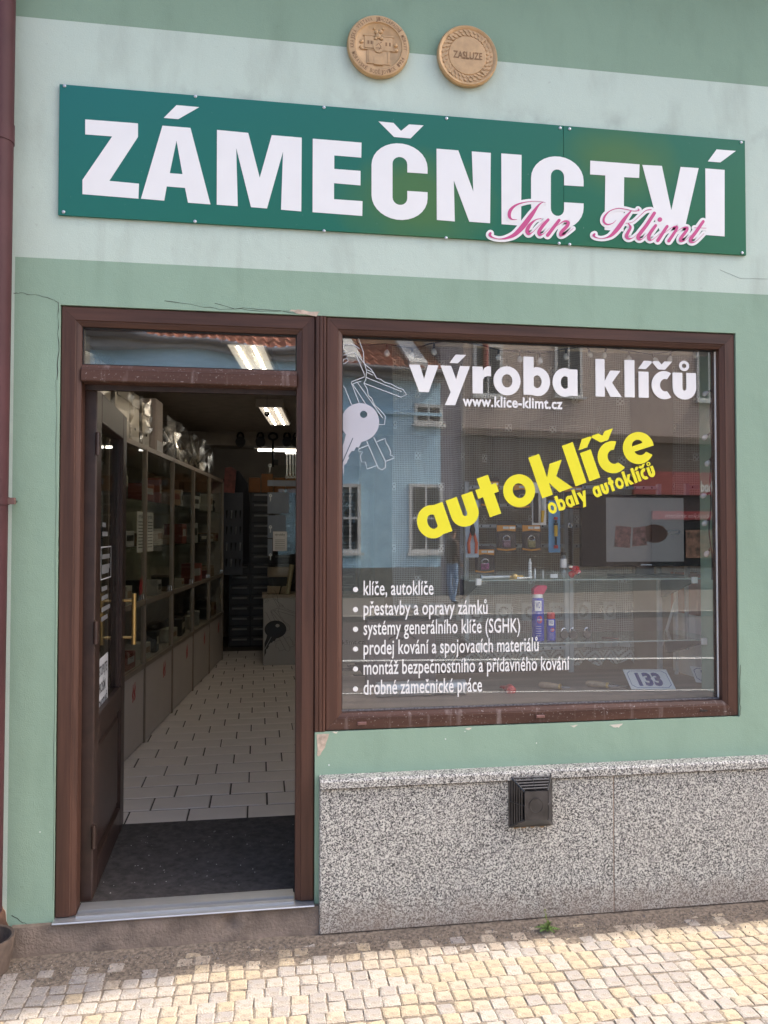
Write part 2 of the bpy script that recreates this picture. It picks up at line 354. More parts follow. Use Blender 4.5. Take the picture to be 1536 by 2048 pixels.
def big_word(mb, word, T, xh, spans=None, total=None, gap=0.07, t=0.0009, base=0.0):
    """spans: list of (left, right) per letter, else letters are set with `gap` and scaled to `total`."""
    acc = {'ý': ('y', 'a'), 'í': ('i', 'a'), 'č': ('c', 'v'), 'ů': ('u', 'o')}
    if spans is None:
        ws = [G[acc.get(ch, (ch, ''))[0]][1] if ch != ' ' else 0.5 for ch in word]; tot = sum(ws)+gap*(len(word)-1); sc = total/tot; x = 0; spans = []
        for w in ws: spans.append((x*sc, (x+w)*sc)); x += w+gap
    i = 0
    for ch, (a, b) in zip(word, spans):
        if ch == ' ': continue
        g, ac = acc.get(ch, (ch, None)); pieces, w = G[g]; sx = (b-a)/w
        for lp in pieces:
            mb.prism([[(a+p[0]*sx, p[1]*xh) for p in l_] for l_ in lp], T, base, base+t+0.00006*i); i += 1
        c = (a+b)/2; q = xh
        if ac == 'a': mb.prism([[(c-.22*q, 1.10*q), (c+.10*q, 1.10*q), (c+.42*q, 1.42*q), (c+.02*q, 1.42*q)]], T, base, base+t)
        if ac == 'v': mb.prism([[(c-.42*q, 1.42*q), (c-.10*q, 1.42*q), (c+.02*q, 1.30*q), (c+.14*q, 1.42*q), (c+.46*q, 1.42*q), (c+.16*q, 1.10*q), (c-.12*q, 1.10*q)]], T, base, base+t)
        if ac == 'o': mb.prism([ell(c, 1.27*q, .21*q, .20*q), ell(c, 1.27*q, .09*q, .09*q)], T, base, base+t)

# ================================================================== SETTING: ground, pavement, road
M_ashp = mat('asphalt', (0.115, 0.103, 0.103), 0.9, var=0.25, scale=30, bmp=0.4, bscale=200)
M_walk = mat('far_pavement_slabs', (0.21, 0.195, 0.18), 0.9, var=0.15, scale=6, bmp=0.3, bscale=120)
M_rline = mat('road_line_paint', (0.72, 0.72, 0.70), 0.7, var=0.12, scale=9)
M_joint = mat('sandy_joint_dirt', (0.165, 0.132, 0.102), 0.98, var=0.55, scale=75, bmp=0.9, bscale=220, bdist=0.004)
M_conc = mat('brown_concrete', (0.20, 0.155, 0.122), 0.95, var=0.3, scale=14, bmp=0.8, bscale=90, bdist=0.006)
gr = MB(); gr.add([(-200, -200, -0.16), (200, -200, -0.16), (200, 200, -0.16), (-200, 200, -0.16)], [(0, 1, 2, 3)])
tag(gr.build('ground', mat('earth', (0.16, 0.14, 0.10), 0.95)), kind='structure')
RA = 0.10                                                     # the street runs slightly askew to the shop front
def street(name, y0, y1, z0, z1, m):
    b = MB(); L_ = 45
    b.add([(-L_, y0-RA*-0, z0), (L_, y0, z0), (L_, y1, z0), (-L_, y1, z0), (-L_, y0, z1), (L_, y0, z1), (L_, y1, z1), (-L_, y1, z1)],
          [(0,3,2,1),(4,5,6,7),(0,1,5,4),(1,2,6,5),(2,3,7,6),(3,0,4,7)])
    return tag(b.build(name, m), kind='structure')
road = street('road', -11.7, -3.58, -0.15, -0.11, M_ashp)
pave = street('pavement', -3.4, 0.0, -0.14, -0.0042, M_joint)
kerb = street('kerb', -3.57, -3.405, -0.149, 0.004, mat('kerb_stone', (0.42, 0.40, 0.37), 0.85, scale=20, var=0.2))
fkerb = street('far_kerb', -11.86, -11.71, -0.149, 0.0, mat('kerb_stone', (0.42,)*3))
fpave = street('far_pavement', -17.4, -11.87, -0.14, -0.004, M_walk)
def rline(yc, w, k):
    b = MB(); z = -0.105
    b.add([(-30, yc-w-30*k, z), (30, yc-w+30*k, z), (30, yc+w+30*k, z), (-30, yc+w-30*k, z)], [(0, 1, 2, 3)])
    tag(b.build('road_marking', M_rline), kind='structure')
rline(-7.3, 0.065, 0.10); rline(-5.15, 0.022, 0.10)

# ------------------------------------------------------------------ small square setts
def sett_mat(name, a, b_):
    m, n, l, b = nodes(name); b.inputs['Roughness'].default_value = 0.9; b.inputs['Specular IOR Level'].default_value = 0.25
    oi = n.new('ShaderNodeObjectInfo')
    c = mixc(n, l, ramp(n, l, noise(n, l, 16, 4), 0.35, 0.65), a, b_)
    c = mixc(n, l, ramp(n, l, noise(n, l, 150, 4), 0.50, 0.68, 0, 0.55), c, (0.15, 0.13, 0.11))
    c = mixc(n, l, ramp(n, l, noise(n, l, 190, 3), 0.58, 0.70, 0, 0.6), c, (0.62, 0.58, 0.50))
    c = mixc(n, l, ramp(n, l, noise(n, l, 45, 4), 0.52, 0.70, 0, 0.6), c, (0.18, 0.14, 0.10))
    l.new(c, b.inputs['Base Color']); bump(n, l, b, noise(n, l, 170, 5), 0.9, 0.0035); return m
SETT = [sett_mat('sett_ochre', (0.405, 0.33, 0.225), (0.33, 0.27, 0.20)), sett_mat('sett_buff', (0.385, 0.33, 0.255), (0.33, 0.275, 0.22)),
        sett_mat('sett_grey', (0.33, 0.30, 0.275), (0.37, 0.325, 0.275)), sett_mat('sett_bluegrey', (0.265, 0.245, 0.235), (0.32, 0.285, 0.25))]
def sett_geo(rnd, w, d, h):
    g = []; xs = (-.5, -.40, .40, .5); vs = []
    jx = [[(rnd.uniform(-.035, .035)*w, rnd.uniform(-.035, .035)*d) for _ in range(4)] for _ in range(4)]
    for j in range(4):
        for i in range(4):
            e = (i in (0, 3)) + (j in (0, 3)); zz = h-(0.0025 if e == 1 else 0.0055 if e == 2 else 0)+rnd.uniform(-.0012, .0012)
            vs.append((xs[i]*w+jx[j][i][0]*(1 if e else 2), xs[j]*d+jx[j][i][1]*(1 if e else 2), zz))
    fs = [(j*4+i, j*4+i+1, j*4+i+5, j*4+i+4) for j in range(3) for i in range(3)]
    rim = [0, 1, 2, 3, 7, 11, 15, 14, 13, 12, 8, 4]; o = len(vs)
    vs += [(vs[k][0], vs[k][1], -0.02) for k in rim]
    fs += [(rim[q], o+q, o+(q+1) % 12, rim[(q+1) % 12]) for q in range(12)]
    return vs, fs
rnd = random.Random(3); PITCHS = 0.0605
base_sett = []
for k in range(40):
    vs, fs = sett_geo(rnd, PITCHS*rnd.uniform(.91, .985), PITCHS*rnd.uniform(.90, .98), 0.0)
    me = bpy.data.meshes.new('sett'); me.from_pydata([], [], []); me.clear_geometry(); me.from_pydata(vs, [], fs); me.materials.append(SETT[k % 4]); base_sett.append(me)
from mathutils import noise as mno
cells = []
for row in range(31):
    y = -0.052-PITCHS*(row+.5); shift = rnd.uniform(-.5, .5)*PITCHS
    x = -1.55+shift
    while x < 2.75:
        x += PITCHS*rnd.uniform(.98, 1.03); yy = y+rnd.uniform(-.004, .004)+0.006*math.sin(x*2.3+row)
        nz = mno.noise((x*2.6, yy*3.4, 3.1)); q = rnd.random()
        kind = (2 if q < .5 else 3) if nz+rnd.uniform(-.30, .30) > .10 else (0 if q < .52 else 1)
        if x < -.3 and yy > -.42 and x > -.95: kind = 3 if rnd.random() < .5 else 2
        if rnd.random() < .05: kind = rnd.randrange(4)
        lim = -.16-0.06*mno.noise((x*3, 0, 0)) - (0.06 if x < .1 else 0)
        if yy > lim and rnd.random() < .8: continue        # buried under dirt along the wall
        z = -0.0004+rnd.uniform(-.0012, .0012)-(0.0025 if yy > lim-.05 else 0)
        cells.append((x, yy, z, kind, rnd.uniform(-.05, .05)))
def vis(c):
    d = Vector((c[0], c[1]+DIST, c[2]-EYE)); zz = d.dot(_f); px = 768+FPX*d.dot(_r)/zz; py = 1024-FPX*d.dot(_u)/zz
    return -20 < px < 1556 and py < 2060
cells.sort(key=lambda c: (not vis(c), c[1]))
for i, c in enumerate(cells[:300]):
    o = bpy.data.objects.new('sett', base_sett[rnd.randrange(10)*4+c[3]]); C.objects.link(o); o.parent = pave
    o.location = c[:3]; o.rotation_euler = (rnd.uniform(-.012, .012), rnd.uniform(-.012, .012), c[4])
mb = MB()
for c in cells[300:]:
    me = base_sett[rnd.randrange(10)*4+c[3]]; ca, sa = math.cos(c[4]), math.sin(c[4])
    mb.add([(c[0]+v.co.x*ca-v.co.y*sa, c[1]+v.co.x*sa+v.co.y*ca, c[2]+v.co.z) for v in me.vertices], [tuple(p.vertices) for p in me.polygons], c[3])
o = mb.build('further_setts', SETT, pave, recalc=False); o['kind'] = 'stuff'

# ================================================================== THE SHOP BUILDING
bld = thing('shop_building', 'green and mint plastered shop front with granite plinth and brown frames', 'building')
XL, XM, DX0, DX1, WX1 = -6.0, -0.926, -0.7595, 0.2195, 2.0515
xs = [XL, XM, DX0, DX1, WX1, 9.0]; zs = [-0.02, 0.113, 0.7815, 2.4475, 2.624, 3.555, 4.3]
wb = MB()
def hole(i, k):
    x, z = (xs[i]+xs[i+1])/2, (zs[k]+zs[k+1])/2
    return (DX0 < x < DX1 and .113 < z < 2.4475) or (DX1 < x < WX1 and .7815 < z < 2.4475) 
for i in range(5):
    for k in range(6):
        x0, x1, z0, z1 = xs[i], xs[i+1], zs[k], zs[k+1]
        if hole(i, k):
            for (ni, nk, a, b) in ((i-1, k, (x0, z0), (x0, z1)), (i+1, k, (x1, z0), (x1, z1)), (i, k-1, (x0, z0), (x1, z0)), (i, k+1, (x0, z1), (x1, z1))):
                if not hole(ni, nk): wb.add([(a[0], 0, a[1]), (b[0], 0, b[1]), (b[0], .30, b[1]), (a[0], .30, a[1])], [(0, 1, 2, 3)], 1)
            continue
        mi = 2 if z0 >= 3.55 else 0 if z0 >= 2.62 or i == 0 else 1
        wb.add([(x0, 0, z0), (x1, 0, z0), (x1, 0, z1), (x0, 0, z1)], [(0, 1, 2, 3)], mi)
wb.build('wall', [M_mint, M_green, M_top], bld, recalc=False)
ub = MB().box(XL, 9.0, -0.10, 8.6, 4.301, 4.40); ub.box(XL, 9.0, 0.0, 8.6, 4.402, 6.9)
ub.prism([[(3.62, -.102), (2.9, -.35), (-5.5, -.46), (-5.5, -.102)]], lambda u, v, t: Vector((u, v, t)), 4.302, 6.6)  # added unseen bay with splayed cheek; it and the cornice shape the paving's shadow
ub.build('upper_storey_and_shade_bay', M_top, bld)
ob = MB().box(XL, -1.75, .02, 8.6, -.02, 4.3); ob.box(2.9, 9.0, .02, 8.6, -.02, 4.3); ob.box(-1.75, 2.9, 8.4, 8.6, -.02, 4.3)
ob.build('side_wall', M_mint, bld)
# plaster damage
def blob(mb, pts, y0, y1, mi=0, jit=2.0, seed=1):
    r_ = random.Random(seed); q = []
    for i, p in enumerate(pts):
        n_ = pts[(i+1) % len(pts)]
        for t in (0, .33, .66): q.append((p[0]+(n_[0]-p[0])*t+r_.uniform(-jit, jit), p[1]+(n_[1]-p[1])*t+r_.uniform(-jit, jit)))
    mb.prism([q], lambda u, v, t: (lambda w: Vector((w.x, -t, w.z)))(at(u, v, 0)), y0, y1, mi)
pm = MB(); blob(pm, [(578, 621), (596, 619), (612, 622), (640, 624), (633, 632), (602, 629)], -.002, .0012, seed=2, jit=1.2)
pm.build('plaster_break', M_raw, bld)
pm = MB(); blob(pm, [(634, 1470), (657, 1467), (655, 1482), (646, 1500), (638, 1512), (634, 1512)], -.002, .0014, seed=4, jit=1.5)
pm.build('plaster_break', M_raw, bld)
for k, pts in enumerate([[(664, 1464), (676, 1463), (672, 1468)], [(1218, 1450), (1246, 1447), (1238, 1455), (1226, 1454)], [(930, 1457), (944, 1455), (938, 1460)], [(1140, 1451), (1156, 1450), (1148, 1455)]]):
    pm = MB(); blob(pm, pts, -.002, .0010, seed=10+k, jit=.8); pm.build('paint_chip', mat('chipped_paint', (0.66, 0.62, 0.52), 0.9), bld)
FT = lambda y: (lambda u, v, t: (lambda w: Vector((w.x, y-t, w.z)))(at(u, v, y)))
cr = random.Random(5)
def crack(pts, w=1.3):
    q = []
    for a, b in zip(pts, pts[1:]):
        for j in range(4):
            t = j/4; q.append((a[0]+(b[0]-a[0])*t+cr.uniform(-1.2, 1.2), a[1]+(b[1]-a[1])*t+cr.uniform(-1.2, 1.2), w*.62*cr.uniform(.3, 1.3)))
    q.append((*pts[-1], w*.4)); c_ = MB(); strip_into(c_, q, FT(0), -.001, .0007); c_.build('hairline_crack', M_crack, bld)
crack([(27, 586), (40, 586), (70, 590), (100, 596), (118, 606)], 1.6); crack([(118, 605), (116, 640), (117, 700), (114, 760)], 2.4)
crack([(330, 602), (400, 612), (440, 618), (500, 616), (560, 622), (640, 632)], 1.5); crack([(430, 606), (470, 617), (520, 622), (578, 622)], 1.2)
crack([(24, 1830), (45, 1845), (60, 1850), (75, 1862), (100, 1850)], 2.0); crack([(1440, 540), (1480, 556), (1536, 558)], .45)
crack([(1481, 1430), (1480, 1400), (1481, 1330)], 1.8); crack([(113, 760), (112, 1000), (109, 1400), (106, 1800)], 1.2)
# little chips and specks of pale plaster
sp = random.Random(9)
for (px, py) in [(80, 1664), (891, 1478), (1073, 1486), (658, 1530), (930, 1463), (1460, 1660)]:
    c_ = MB(); discs_into(c_, [(px, py, sp.uniform(.9, 1.6))], FT(0 if py < 1600 else 0), -.001, .0007, n=7); c_.build('paint_speck', M_white, bld)
# plinth slabs, coping slabs, step
PX0, PJ = 0.2365, 1.452
for (a, b) in ((PX0, PJ-.0015), (PJ+.0015, 2.72), (2.723, 4.0), (4.003, 5.3)):
    MB().cbox(a, b, -.045, -.0005, .010, .5685, .003).build('plinth_slab', M_slab, bld)
    v0 = MB(); y0, y1, z0, z1 = -.062, -.0005, .5755, .6135
    v0.add([(a, y1, z0), (b, y1, z0), (b, y0, z0), (a, y0, z0), (a, y0, z1-.012), (b, y0, z1-.012), (b, y0+.008, z1-.003), (a, y0+.008, z1-.003), (b, y1, z1), (a, y1, z1)],
           [(0,1,2,3),(3,2,5,4),(4,5,6,7),(7,6,8,9),(0,3,4,7,9),(1,8,6,5,2)]); v0.build('coping_slab', M_cope, bld)
MB().box(PJ-.0014, PJ+.0014, -.0435, -.001, .010, .5685).build('slab_joint', mat('tan_joint', (.33, .25, .19), .95), bld)
MB().box(PX0+.004, 5.2, -.043, -.0008, .5687, .5753).build('coping_mortar', mat('rusty_mortar', (0.16, 0.10, 0.065), 0.95, var=0.5, scale=9), bld)
# concrete step below the door, uneven
st = MB(); nx, nz = 46, 7; srn = random.Random(12); vs = []
for j in range(nz):
    for i in range(nx):
        x = -.905+(.2355+.905)*i/(nx-1); z = -.03+.140*j/(nz-1)
        y = -.022-.016*(1-j/(nz-1))-.010*mno.noise((x*5, z*9, 2.0))-.004*mno.noise((x*30, z*30, 1))
        if abs(x+.105) < .035 and j in (4, 5): y += .022
        vs.append((x, y, z))
fs = [(j*nx+i, j*nx+i+1, (j+1)*nx+i+1, (j+1)*nx+i) for j in range(nz-1) for i in range(nx-1)]
vs += [(-.905+(.2355+.905)*i/(nx-1), .12, .110) for i in range(nx)]; o_ = nx*nz
fs += [((nz-1)*nx+i, (nz-1)*nx+i+1, o_+i+1, o_+i) for i in range(nx-1)]
st.add(vs, fs); st.build('door_step', M_conc, bld, smooth=True, recalc=False)
# dirt fillet along the foot of the wall
df = MB(); n1 = 90; vs = []
for i in range(n1):
    x = -1.3+4.2*i/(n1-1); w = .055+.03*mno.noise((x*4, 1, 0))+.01*mno.noise((x*19, 1, 0)); off = -.03 if x > .22 else -.02
    vs += [(x, off+.012, .0115+.004*mno.noise((x*12, 5, 0))), (x, off-w*.5, .004+.003*mno.noise((x*15, 9, 0))), (x, off-w*1.5, -.0052)]
df.add(vs, [(3*i+a, 3*i+3+a, 3*i+4+a, 3*i+1+a) for i in range(n1-1) for a in (0, 1)]); tag(df.build('dirt_along_wall', M_joint, smooth=True, recalc=False), 'brown grit and dirt lying along the foot of the wall', 'dirt', kind='stuff')
gb = MB(); g_ = random.Random(21)
for _ in range(4200):
    x = g_.uniform(-1.0, 2.5); y = -.05-abs(g_.gauss(0, .085))-.012; s0 = g_.uniform(.0015, .0042)*(1.5 if g_.random() < .06 else 1); z = -.0005
    p = [(x+g_.uniform(-s0, s0), y+g_.uniform(-s0, s0), z) for _ in range(3)]; gb.add(p+[(x, y, z+s0*1.2)], [(0, 1, 3), (1, 2, 3), (2, 0, 3)], g_.randrange(3))
tag(gb.build('loose_grit', [M_joint, mat('grit_pale', (0.38, 0.32, 0.25), 0.9), mat('grit_grey', (0.2, 0.19, 0.18), 0.9)], recalc=False), 'scattered loose grit on the stone setts', 'grit', kind='stuff')

# ------------------------------------------------------------------ aluminium threshold
sill = thing('door_sill', 'aluminium threshold rail across the open doorway', 'threshold', (0, 0, 0))
MB().cbox(-.7585, .2175, -.036, .0955, .1125, .1195, .003).build('base_rail', M_alu, sill)
MB().box(-.679, .139, -.004, .018, .1198, .1275).build('water_bar', M_alu, sill); MB().box(-.679, .139, .030, .0945, .1198, .134).build('tread', M_alu, sill)

# ------------------------------------------------------------------ frames (profiled, mitred members)
def member(parent, name, side, x0, x1, z0, z1, w, y0, y1, m, ma=True, mb_=True, bead=True):
    prof = [(0, y1), (0, y0+.004), (.004, y0), (w*.70, y0), (w*.74, y0+.004), (w*.80, y0+.005), (w, y0+.013), (w, y1)] if bead else [(0, y1), (0, y0+.003), (.003, y0), (w-.003, y0), (w, y0+.003), (w, y1)]
    g = .0004; vs = []; k = len(prof)
    for e in (0, 1):
        for d, y in prof:
            da = (d+g if (ma if e == 0 else mb_) else g)
            if side in 'bt': vs.append((x0+da if e == 0 else x1-da, y, z0+d if side == 'b' else z1-d))
            else: vs.append((x0+d if side == 'l' else x1-d, y, z0+da if e == 0 else z1-da))
    q = MB(); q.add(vs, [(i, (i+1) % k, k+(i+1) % k, k+i) for i in range(k)] + [tuple(range(k)), tuple(range(2*k-1, k-1, -1))])
    return q.build(name, m, parent)
Y0, Y1 = 0.006, 0.085
dfr = thing('door_frame', 'brown woodgrain door frame with a narrow glazed transom above', 'door frame')
dx0, dx1, dz0, dz1 = -.7575, .2165, .123, 2.4455
member(dfr, 'jamb', 'l', dx0, dx1, dz0, dz1, .074, Y0, Y1, M_wv, False, True); member(dfr, 'jamb', 'r', dx0, dx1, dz0, dz1, .072, Y0, Y1, M_wv, False, True)
member(dfr, 'head', 't', dx0, dx1, dz0, dz1, .074, Y0, Y1, M_wh)
member(dfr, 'transom_bar', 'b', dx0+.0745, dx1-.0725, 2.158, 2.4, .066, Y0+.003, Y1, M_ww, False, False)
tp = MB().box(-.6825, .1435, -.003, .003, -.0727, .0727); tp.xf(Matrix.Translation((0, .0415, 2.2978))@Matrix.Rotation(R(.75), 4, 'X')); tp.build('transom_pane', M_tglass, dfr)
for (a, b, c, d) in ((-.683, .144, 2.3655, 2.3712), (-.683, .144, 2.2245, 2.2290), (-.683, -.679, 2.2292, 2.3652), (.1395, .144, 2.2292, 2.3652)):
    MB().box(a, b, .030, .0365, c, d).build('gasket', M_gask, dfr)
# inner rebate of the doorway
for (a, b, c, d) in ((-.7575, -.694, .0855, .112), (.1535, .2165, .0855, .17)):
    MB().box(a, b, c, d, .124, 2.16).build('inner_rebate', M_dk, dfr)
MB().box(-.6935, .153, .0855, .112, 2.138, 2.16).build('inner_rebate', M_dk, dfr)
post = MB(); px_ = [(.2178, .08), (.2178, .004), (.2205, .0), (.232, .0), (.234, .003), (.236, 0), (.247, 0), (.249, .003), (.251, 0), (.2575, 0), (.2605, .004), (.2605, .08)]
k = len(px_); post.add([(x, y, z) for z in (.7835, 2.4455) for x, y in px_], [(i, (i+1) % k, k+(i+1) % k, k+i) for i in range(k)]+[tuple(range(k)), tuple(range(2*k-1, k-1, -1))])
post.build('coupling_post', M_wv, dfr)
win = thing('shop_window', 'large shop window in a brown woodgrain frame with white and yellow vinyl lettering', 'window')
wx0, wx1, wz0, wz1 = .2615, 2.0495, .784, 2.4455
GX0, GX1, GZ0, GZ1 = wx0+.060, wx1-.070, wz0+.072, wz1-.068
member(win, 'frame_member', 'l', wx0, wx1, wz0, wz1, .066, Y0, Y1, M_wv); member(win, 'frame_member', 'r', wx0, wx1, wz0, wz1, .066, Y0, Y1, M_wv)
member(win, 'frame_member', 't', wx0, wx1, wz0, wz1, .066, Y0, Y1, M_wh); o = member(win, 'frame_member', 'b', wx0, wx1, wz0, wz1, .066, Y0, Y1, M_ww); o['label'] = 'dust streaked lower frame member'
MB().box(wx0+.064, wx1-.064, .050, .056, wz0+.064, wz1-.064).build('pane', M_glass, win)
ix0, ix1, iz0, iz1 = wx0+.0665, wx1-.0665, wz0+.0665, wz1-.0665
for (a, b, c, d, mm) in ((ix0, ix1, iz1-.006, iz1, M_gask), (ix0, ix1, iz0, iz0+.007, mat('dusty_gasket', (.16, .15, .15), .9, var=.6, scale=90)), (ix0, ix0+.005, iz0+.0072, iz1-.0062, M_gask), (ix1-.005, ix1, iz0+.0072, iz1-.0062, M_white)):
    MB().box(a, b, .044, .0497, c, d).build('gasket', mm, win)
for px, py, mm in ((724, 1447, M_wh), (1081, 1433, M_wh)):
    c = at(px, py); MB().cbox(c.x-.018, c.x+.018, -.003, .0055, c.z-.006, c.z+.006, .002).build('drain_cap', mat('drain_cap_brown', (.20, .10, .085), .45), win)
c = at(1409, 1422); MB().box(c.x-.017, c.x+.017, .0035, .0058, c.z-.003, c.z+.003).build('drain_slot', M_black, win)

# ---- lettering on the pane
GY = 0.0495
def TG(u, v, t): w = at(u, v, GY); return Vector((w.x, GY-t, w.z))
def line_T(px0, py0, px1, py1, y=GY):                        # a text line on the pane from two measured baseline points
    a, b = at(px0, py0, y), at(px1, py1, y); d = b-a; L_ = d.length; e = d/L_; up = Vector((-e.z, 0, e.x))
    return (lambda u, v, t: a+e*u+up*v+Vector((0, -t, 0))), L_
T1, L1 = line_T(818, 783.5, 1391, 798)
sc = L1/(1391-818.0); px2u = lambda p: (p-818)*sc*(1+0.055*((p-818)/573.0-1)*0)
xsw = [(818, 877), (881, 940), (945, 982), (987, 1041), (1047, 1100), (1105, 1155), None, (1191, 1243), (1249, 1269), (1277, 1297), (1303, 1342), (1345, 1392)]
def u_of(px, py): return (at(px, py, GY)-at(818, 783.5, GY)).length
word = MB(); big_word(word, 'výroba klíčů', T1, 56*.00203, spans=[(0, 0) if q is None else (u_of(q[0], 786) if q[0] > 818 else 0, u_of(q[1], 786)) for q in xsw])
o = word.build('lettering', M_white, win); o['label'] = 'large white word vinyl across the top'
T2, L2 = line_T(846, 1083, 1322, 911); word = MB(); big_word(word, 'autoklíče', T2, 63*.00203, total=L2*.985, gap=.10)
o = word.build('lettering', M_yellow, win); o['label'] = 'large slanted yellow word vinyl'
T3, L3 = line_T(1100, 1029, 1312, 951); word = MB(); big_word(word, 'obaly autoklíčů', T3, 22.5*.00205, total=L3, gap=.12)
word.build('lettering', M_yellow, win)
T4, L4 = line_T(925, 811.5, 1125, 818); word = MB(); text_into(word, 'www.klice-klimt.cz', T4, .0008, L4, .062, .030, .025); word.build('lettering', M_white, win)
lines = [('klíče, autoklíče', 727, 1190, 867, 1189), ('přestavby a opravy zámků', 727, 1230, 975, 1227.5), ('systémy generálního klíče (SGHK)', 727, 1269.5, 1040, 1264), ('prodej kování a spojovacích materiálů', 727, 1309, 1077, 1302),
         ('montáž bezpečnostního a přídavného kování', 727, 1349, 1139, 1339), ('drobné zámečnické práce', 727, 1389, 964, 1382.5)]
for s, a, b, c, d in lines:
    T5, L5 = line_T(a, b, c, d); word = MB(); text_into(word, s, T5, .0008, L5, .084, .011, .012)
    discs_into(word, [(711, b-11, 5.2)], TG, .0002, .0008); word.build('lettering', M_white, win)
# ---- key graphics (frosted key and outlined keys); the same artwork is on the counter inside
KEY_HEAD = (258, 1180, 243); KEY_HOLE = (302, 1080, 46)
KEY_BLADE = [(75, 1330), (50, 1440), (30, 1500), (14, 1560), (14, 1930), (26, 1880), (50, 1830), (52, 1730), (90, 1700), (98, 1665), (120, 1640), (104, 1615), (150, 1545), (180, 1550), (205, 1500), (240, 1505), (272, 1435), (345, 1412), (380, 1330)]
KEY_LINES = [[(300, 290), (305, 400), (340, 520), (330, 640), (305, 680)], [(14, 330), (190, 285), (310, 560), (312, 600), (150, 662), (150, 690), (245, 935)],
 [(305, 680), (780, 860), (850, 830), (810, 762), (740, 740), (650, 690), (570, 670), (520, 630), (470, 620), (430, 550), (395, 500), (330, 450), (235, 330)], [(340, 610), (790, 790)], [(345, 508), (425, 548)], [(345, 542), (420, 578)],
 [(40, 240), (60, 185), (190, 195), (250, 240)], [(235, 100), (300, 285)], [(14, 300), (70, 270)], [(165, 690), (220, 668), (270, 660)], [(222, 670), (550, 1130)], [(305, 680), (350, 760), (362, 840), (405, 872), (440, 960), (510, 1020), (580, 1105), (570, 1210), (500, 1210)], [(160, 692), (330, 950)],
 [(14, 715), (35, 708), (60, 740), (150, 960)], [(14, 440), (60, 430), (105, 395), (90, 365), (50, 375), (30, 420)],
 [(430, 1370), (580, 1680), (582, 1760), (540, 1790), (490, 1768), (340, 1420)], [(470, 1430), (580, 1388), (590, 1450), (620, 1490), (650, 1560), (640, 1600), (690, 1620), (690, 1640), (580, 1682)],
 [(360, 1475), (235, 1525), (240, 1555), (290, 1560), (260, 1610), (275, 1690), (325, 1690), (345, 1780), (470, 1735)]]
def key_art(parent, T, t, mfill, mline, mslot, lw):
    k_ = MB(); k_.prism([ell(*KEY_HEAD[:2], KEY_HEAD[2], KEY_HEAD[2], n=48), ell(*KEY_HOLE[:2], KEY_HOLE[2], KEY_HOLE[2], n=20)], T, t, t+.0006)
    k_.prism([KEY_BLADE], T, t, t+.0005); k_.build('key_graphic', mfill, parent)
    k_ = MB()
    for i, p in enumerate(KEY_LINES): strip_into(k_, p, T, t, t+.00025+.00001*i, wdef=lw)
    k_.build('key_outline_graphic', mline, parent)
    k_ = MB(); strip_into(k_, [(165, 1382), (20, 1720)], T, t+.0006, t+.0010, wdef=12); k_.build('key_slot_graphic', mslot, parent)
key_art(win, lambda u, v, t: TG(680+u/6.4, 660+v/6.4, t), .0002, M_frost, M_pale, mat('dim_blue_slot', (.10, .13, .16), .4, var=0), 8.5)

# ================================================================== SIGN BOARD
sign = thing('sign_board', 'long green board with white capital lettering and a magenta script name', 'sign')
SB = -.012
def TS(u, v, t): w = at(u, v, SB); return Vector((w.x, SB-t, w.z))
a, b, c, d, s1, s2 = at(119, 167, SB), at(1490, 282, SB), at(117, 430, SB), at(1492, 510, SB), at(1127, 255, SB), at(1128, 490, SB)
zt, zb, xj = (a.z+b.z)/2, (c.z+d.z)/2, (s1.x+s2.x)/2
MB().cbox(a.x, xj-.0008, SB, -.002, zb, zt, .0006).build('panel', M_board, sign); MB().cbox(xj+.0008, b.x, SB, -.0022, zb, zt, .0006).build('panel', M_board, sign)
h = .5
LET = [
 [[(341,478),(552,494),(552,548),(437,724),(556,735),(554,795),(330,777),(330,720),(449,546),(341,538)]],
 [[(650,503),(762,512),(842,818),(752,811),(740,752),(667,746),(657,803),(564,795)],[(706,563),(730,697),(679,693)]], [[(706,421),(797,429),(713,477),(655,472)]],
 [[(868,520),(993,532),(1039,711),(1087,541),(1207,551),(1205,846),(1124,839),(1132,607),(1068,834),(1004,829),(945,593),(951,825),(867,819)]],
 [[(1251,555),(1446,571),(1445,631),(1337,622),(1337,676),(1442,684),(1442,742),(1336,733),(1336,797),(1450,805),(1449,864),(1250,849)]]]
LET = [[[(x*h, y*h) for x, y in lp] for lp in L] for L in LET]
def bigC(x0, x1, y0, y1, ix0, ix1, iy0, iy1, ua, la, sk):
    """condensed C: outer box, inner counter box, upper arm ends at ua, lower arm begins at la; sk is the fall of the line per pixel"""
    cx = (x0+x1)/2; rx = (x1-x0)/2; ry = 46; icx = (ix0+ix1)/2; irx = (ix1-ix0)/2; iry = 14
    o = [(x1, ua)] + [(cx+rx*math.cos(R(t)), y0+ry-ry*math.sin(R(t))) for t in range(0, 181, 12)] + [(cx+rx*math.cos(R(t)), y1-ry-ry*math.sin(R(t))) for t in range(180, 361, 12)]
    o += [(x1, la), (ix1, la)] + [(icx+irx*math.cos(R(t)), iy1-iry-iry*math.sin(R(t))) for t in range(360, 179, -20)] + [(icx+irx*math.cos(R(t)), iy0+iry-iry*math.sin(R(t))) for t in range(180, -1, -20)] + [(ix1, ua)]
    return [[(x, y+(x-cx)*sk) for x, y in o]]
LET.append(bigC(743, 855, 287, 440, 785, 814.5, 314, 410, 344, 381, .065)); LET.append([[(757,243),(787,246),(802,262),(818,249),(847,251),(821,277),(788,274)]])
q = lambda *p: [[(x*h+768, y*h) for x, y in p]]
LET.append(q((210,595),(297,602),(357,767),(351,606),(427,612),(424,893),(341,887),(279,722),(283,886),(211,880)))
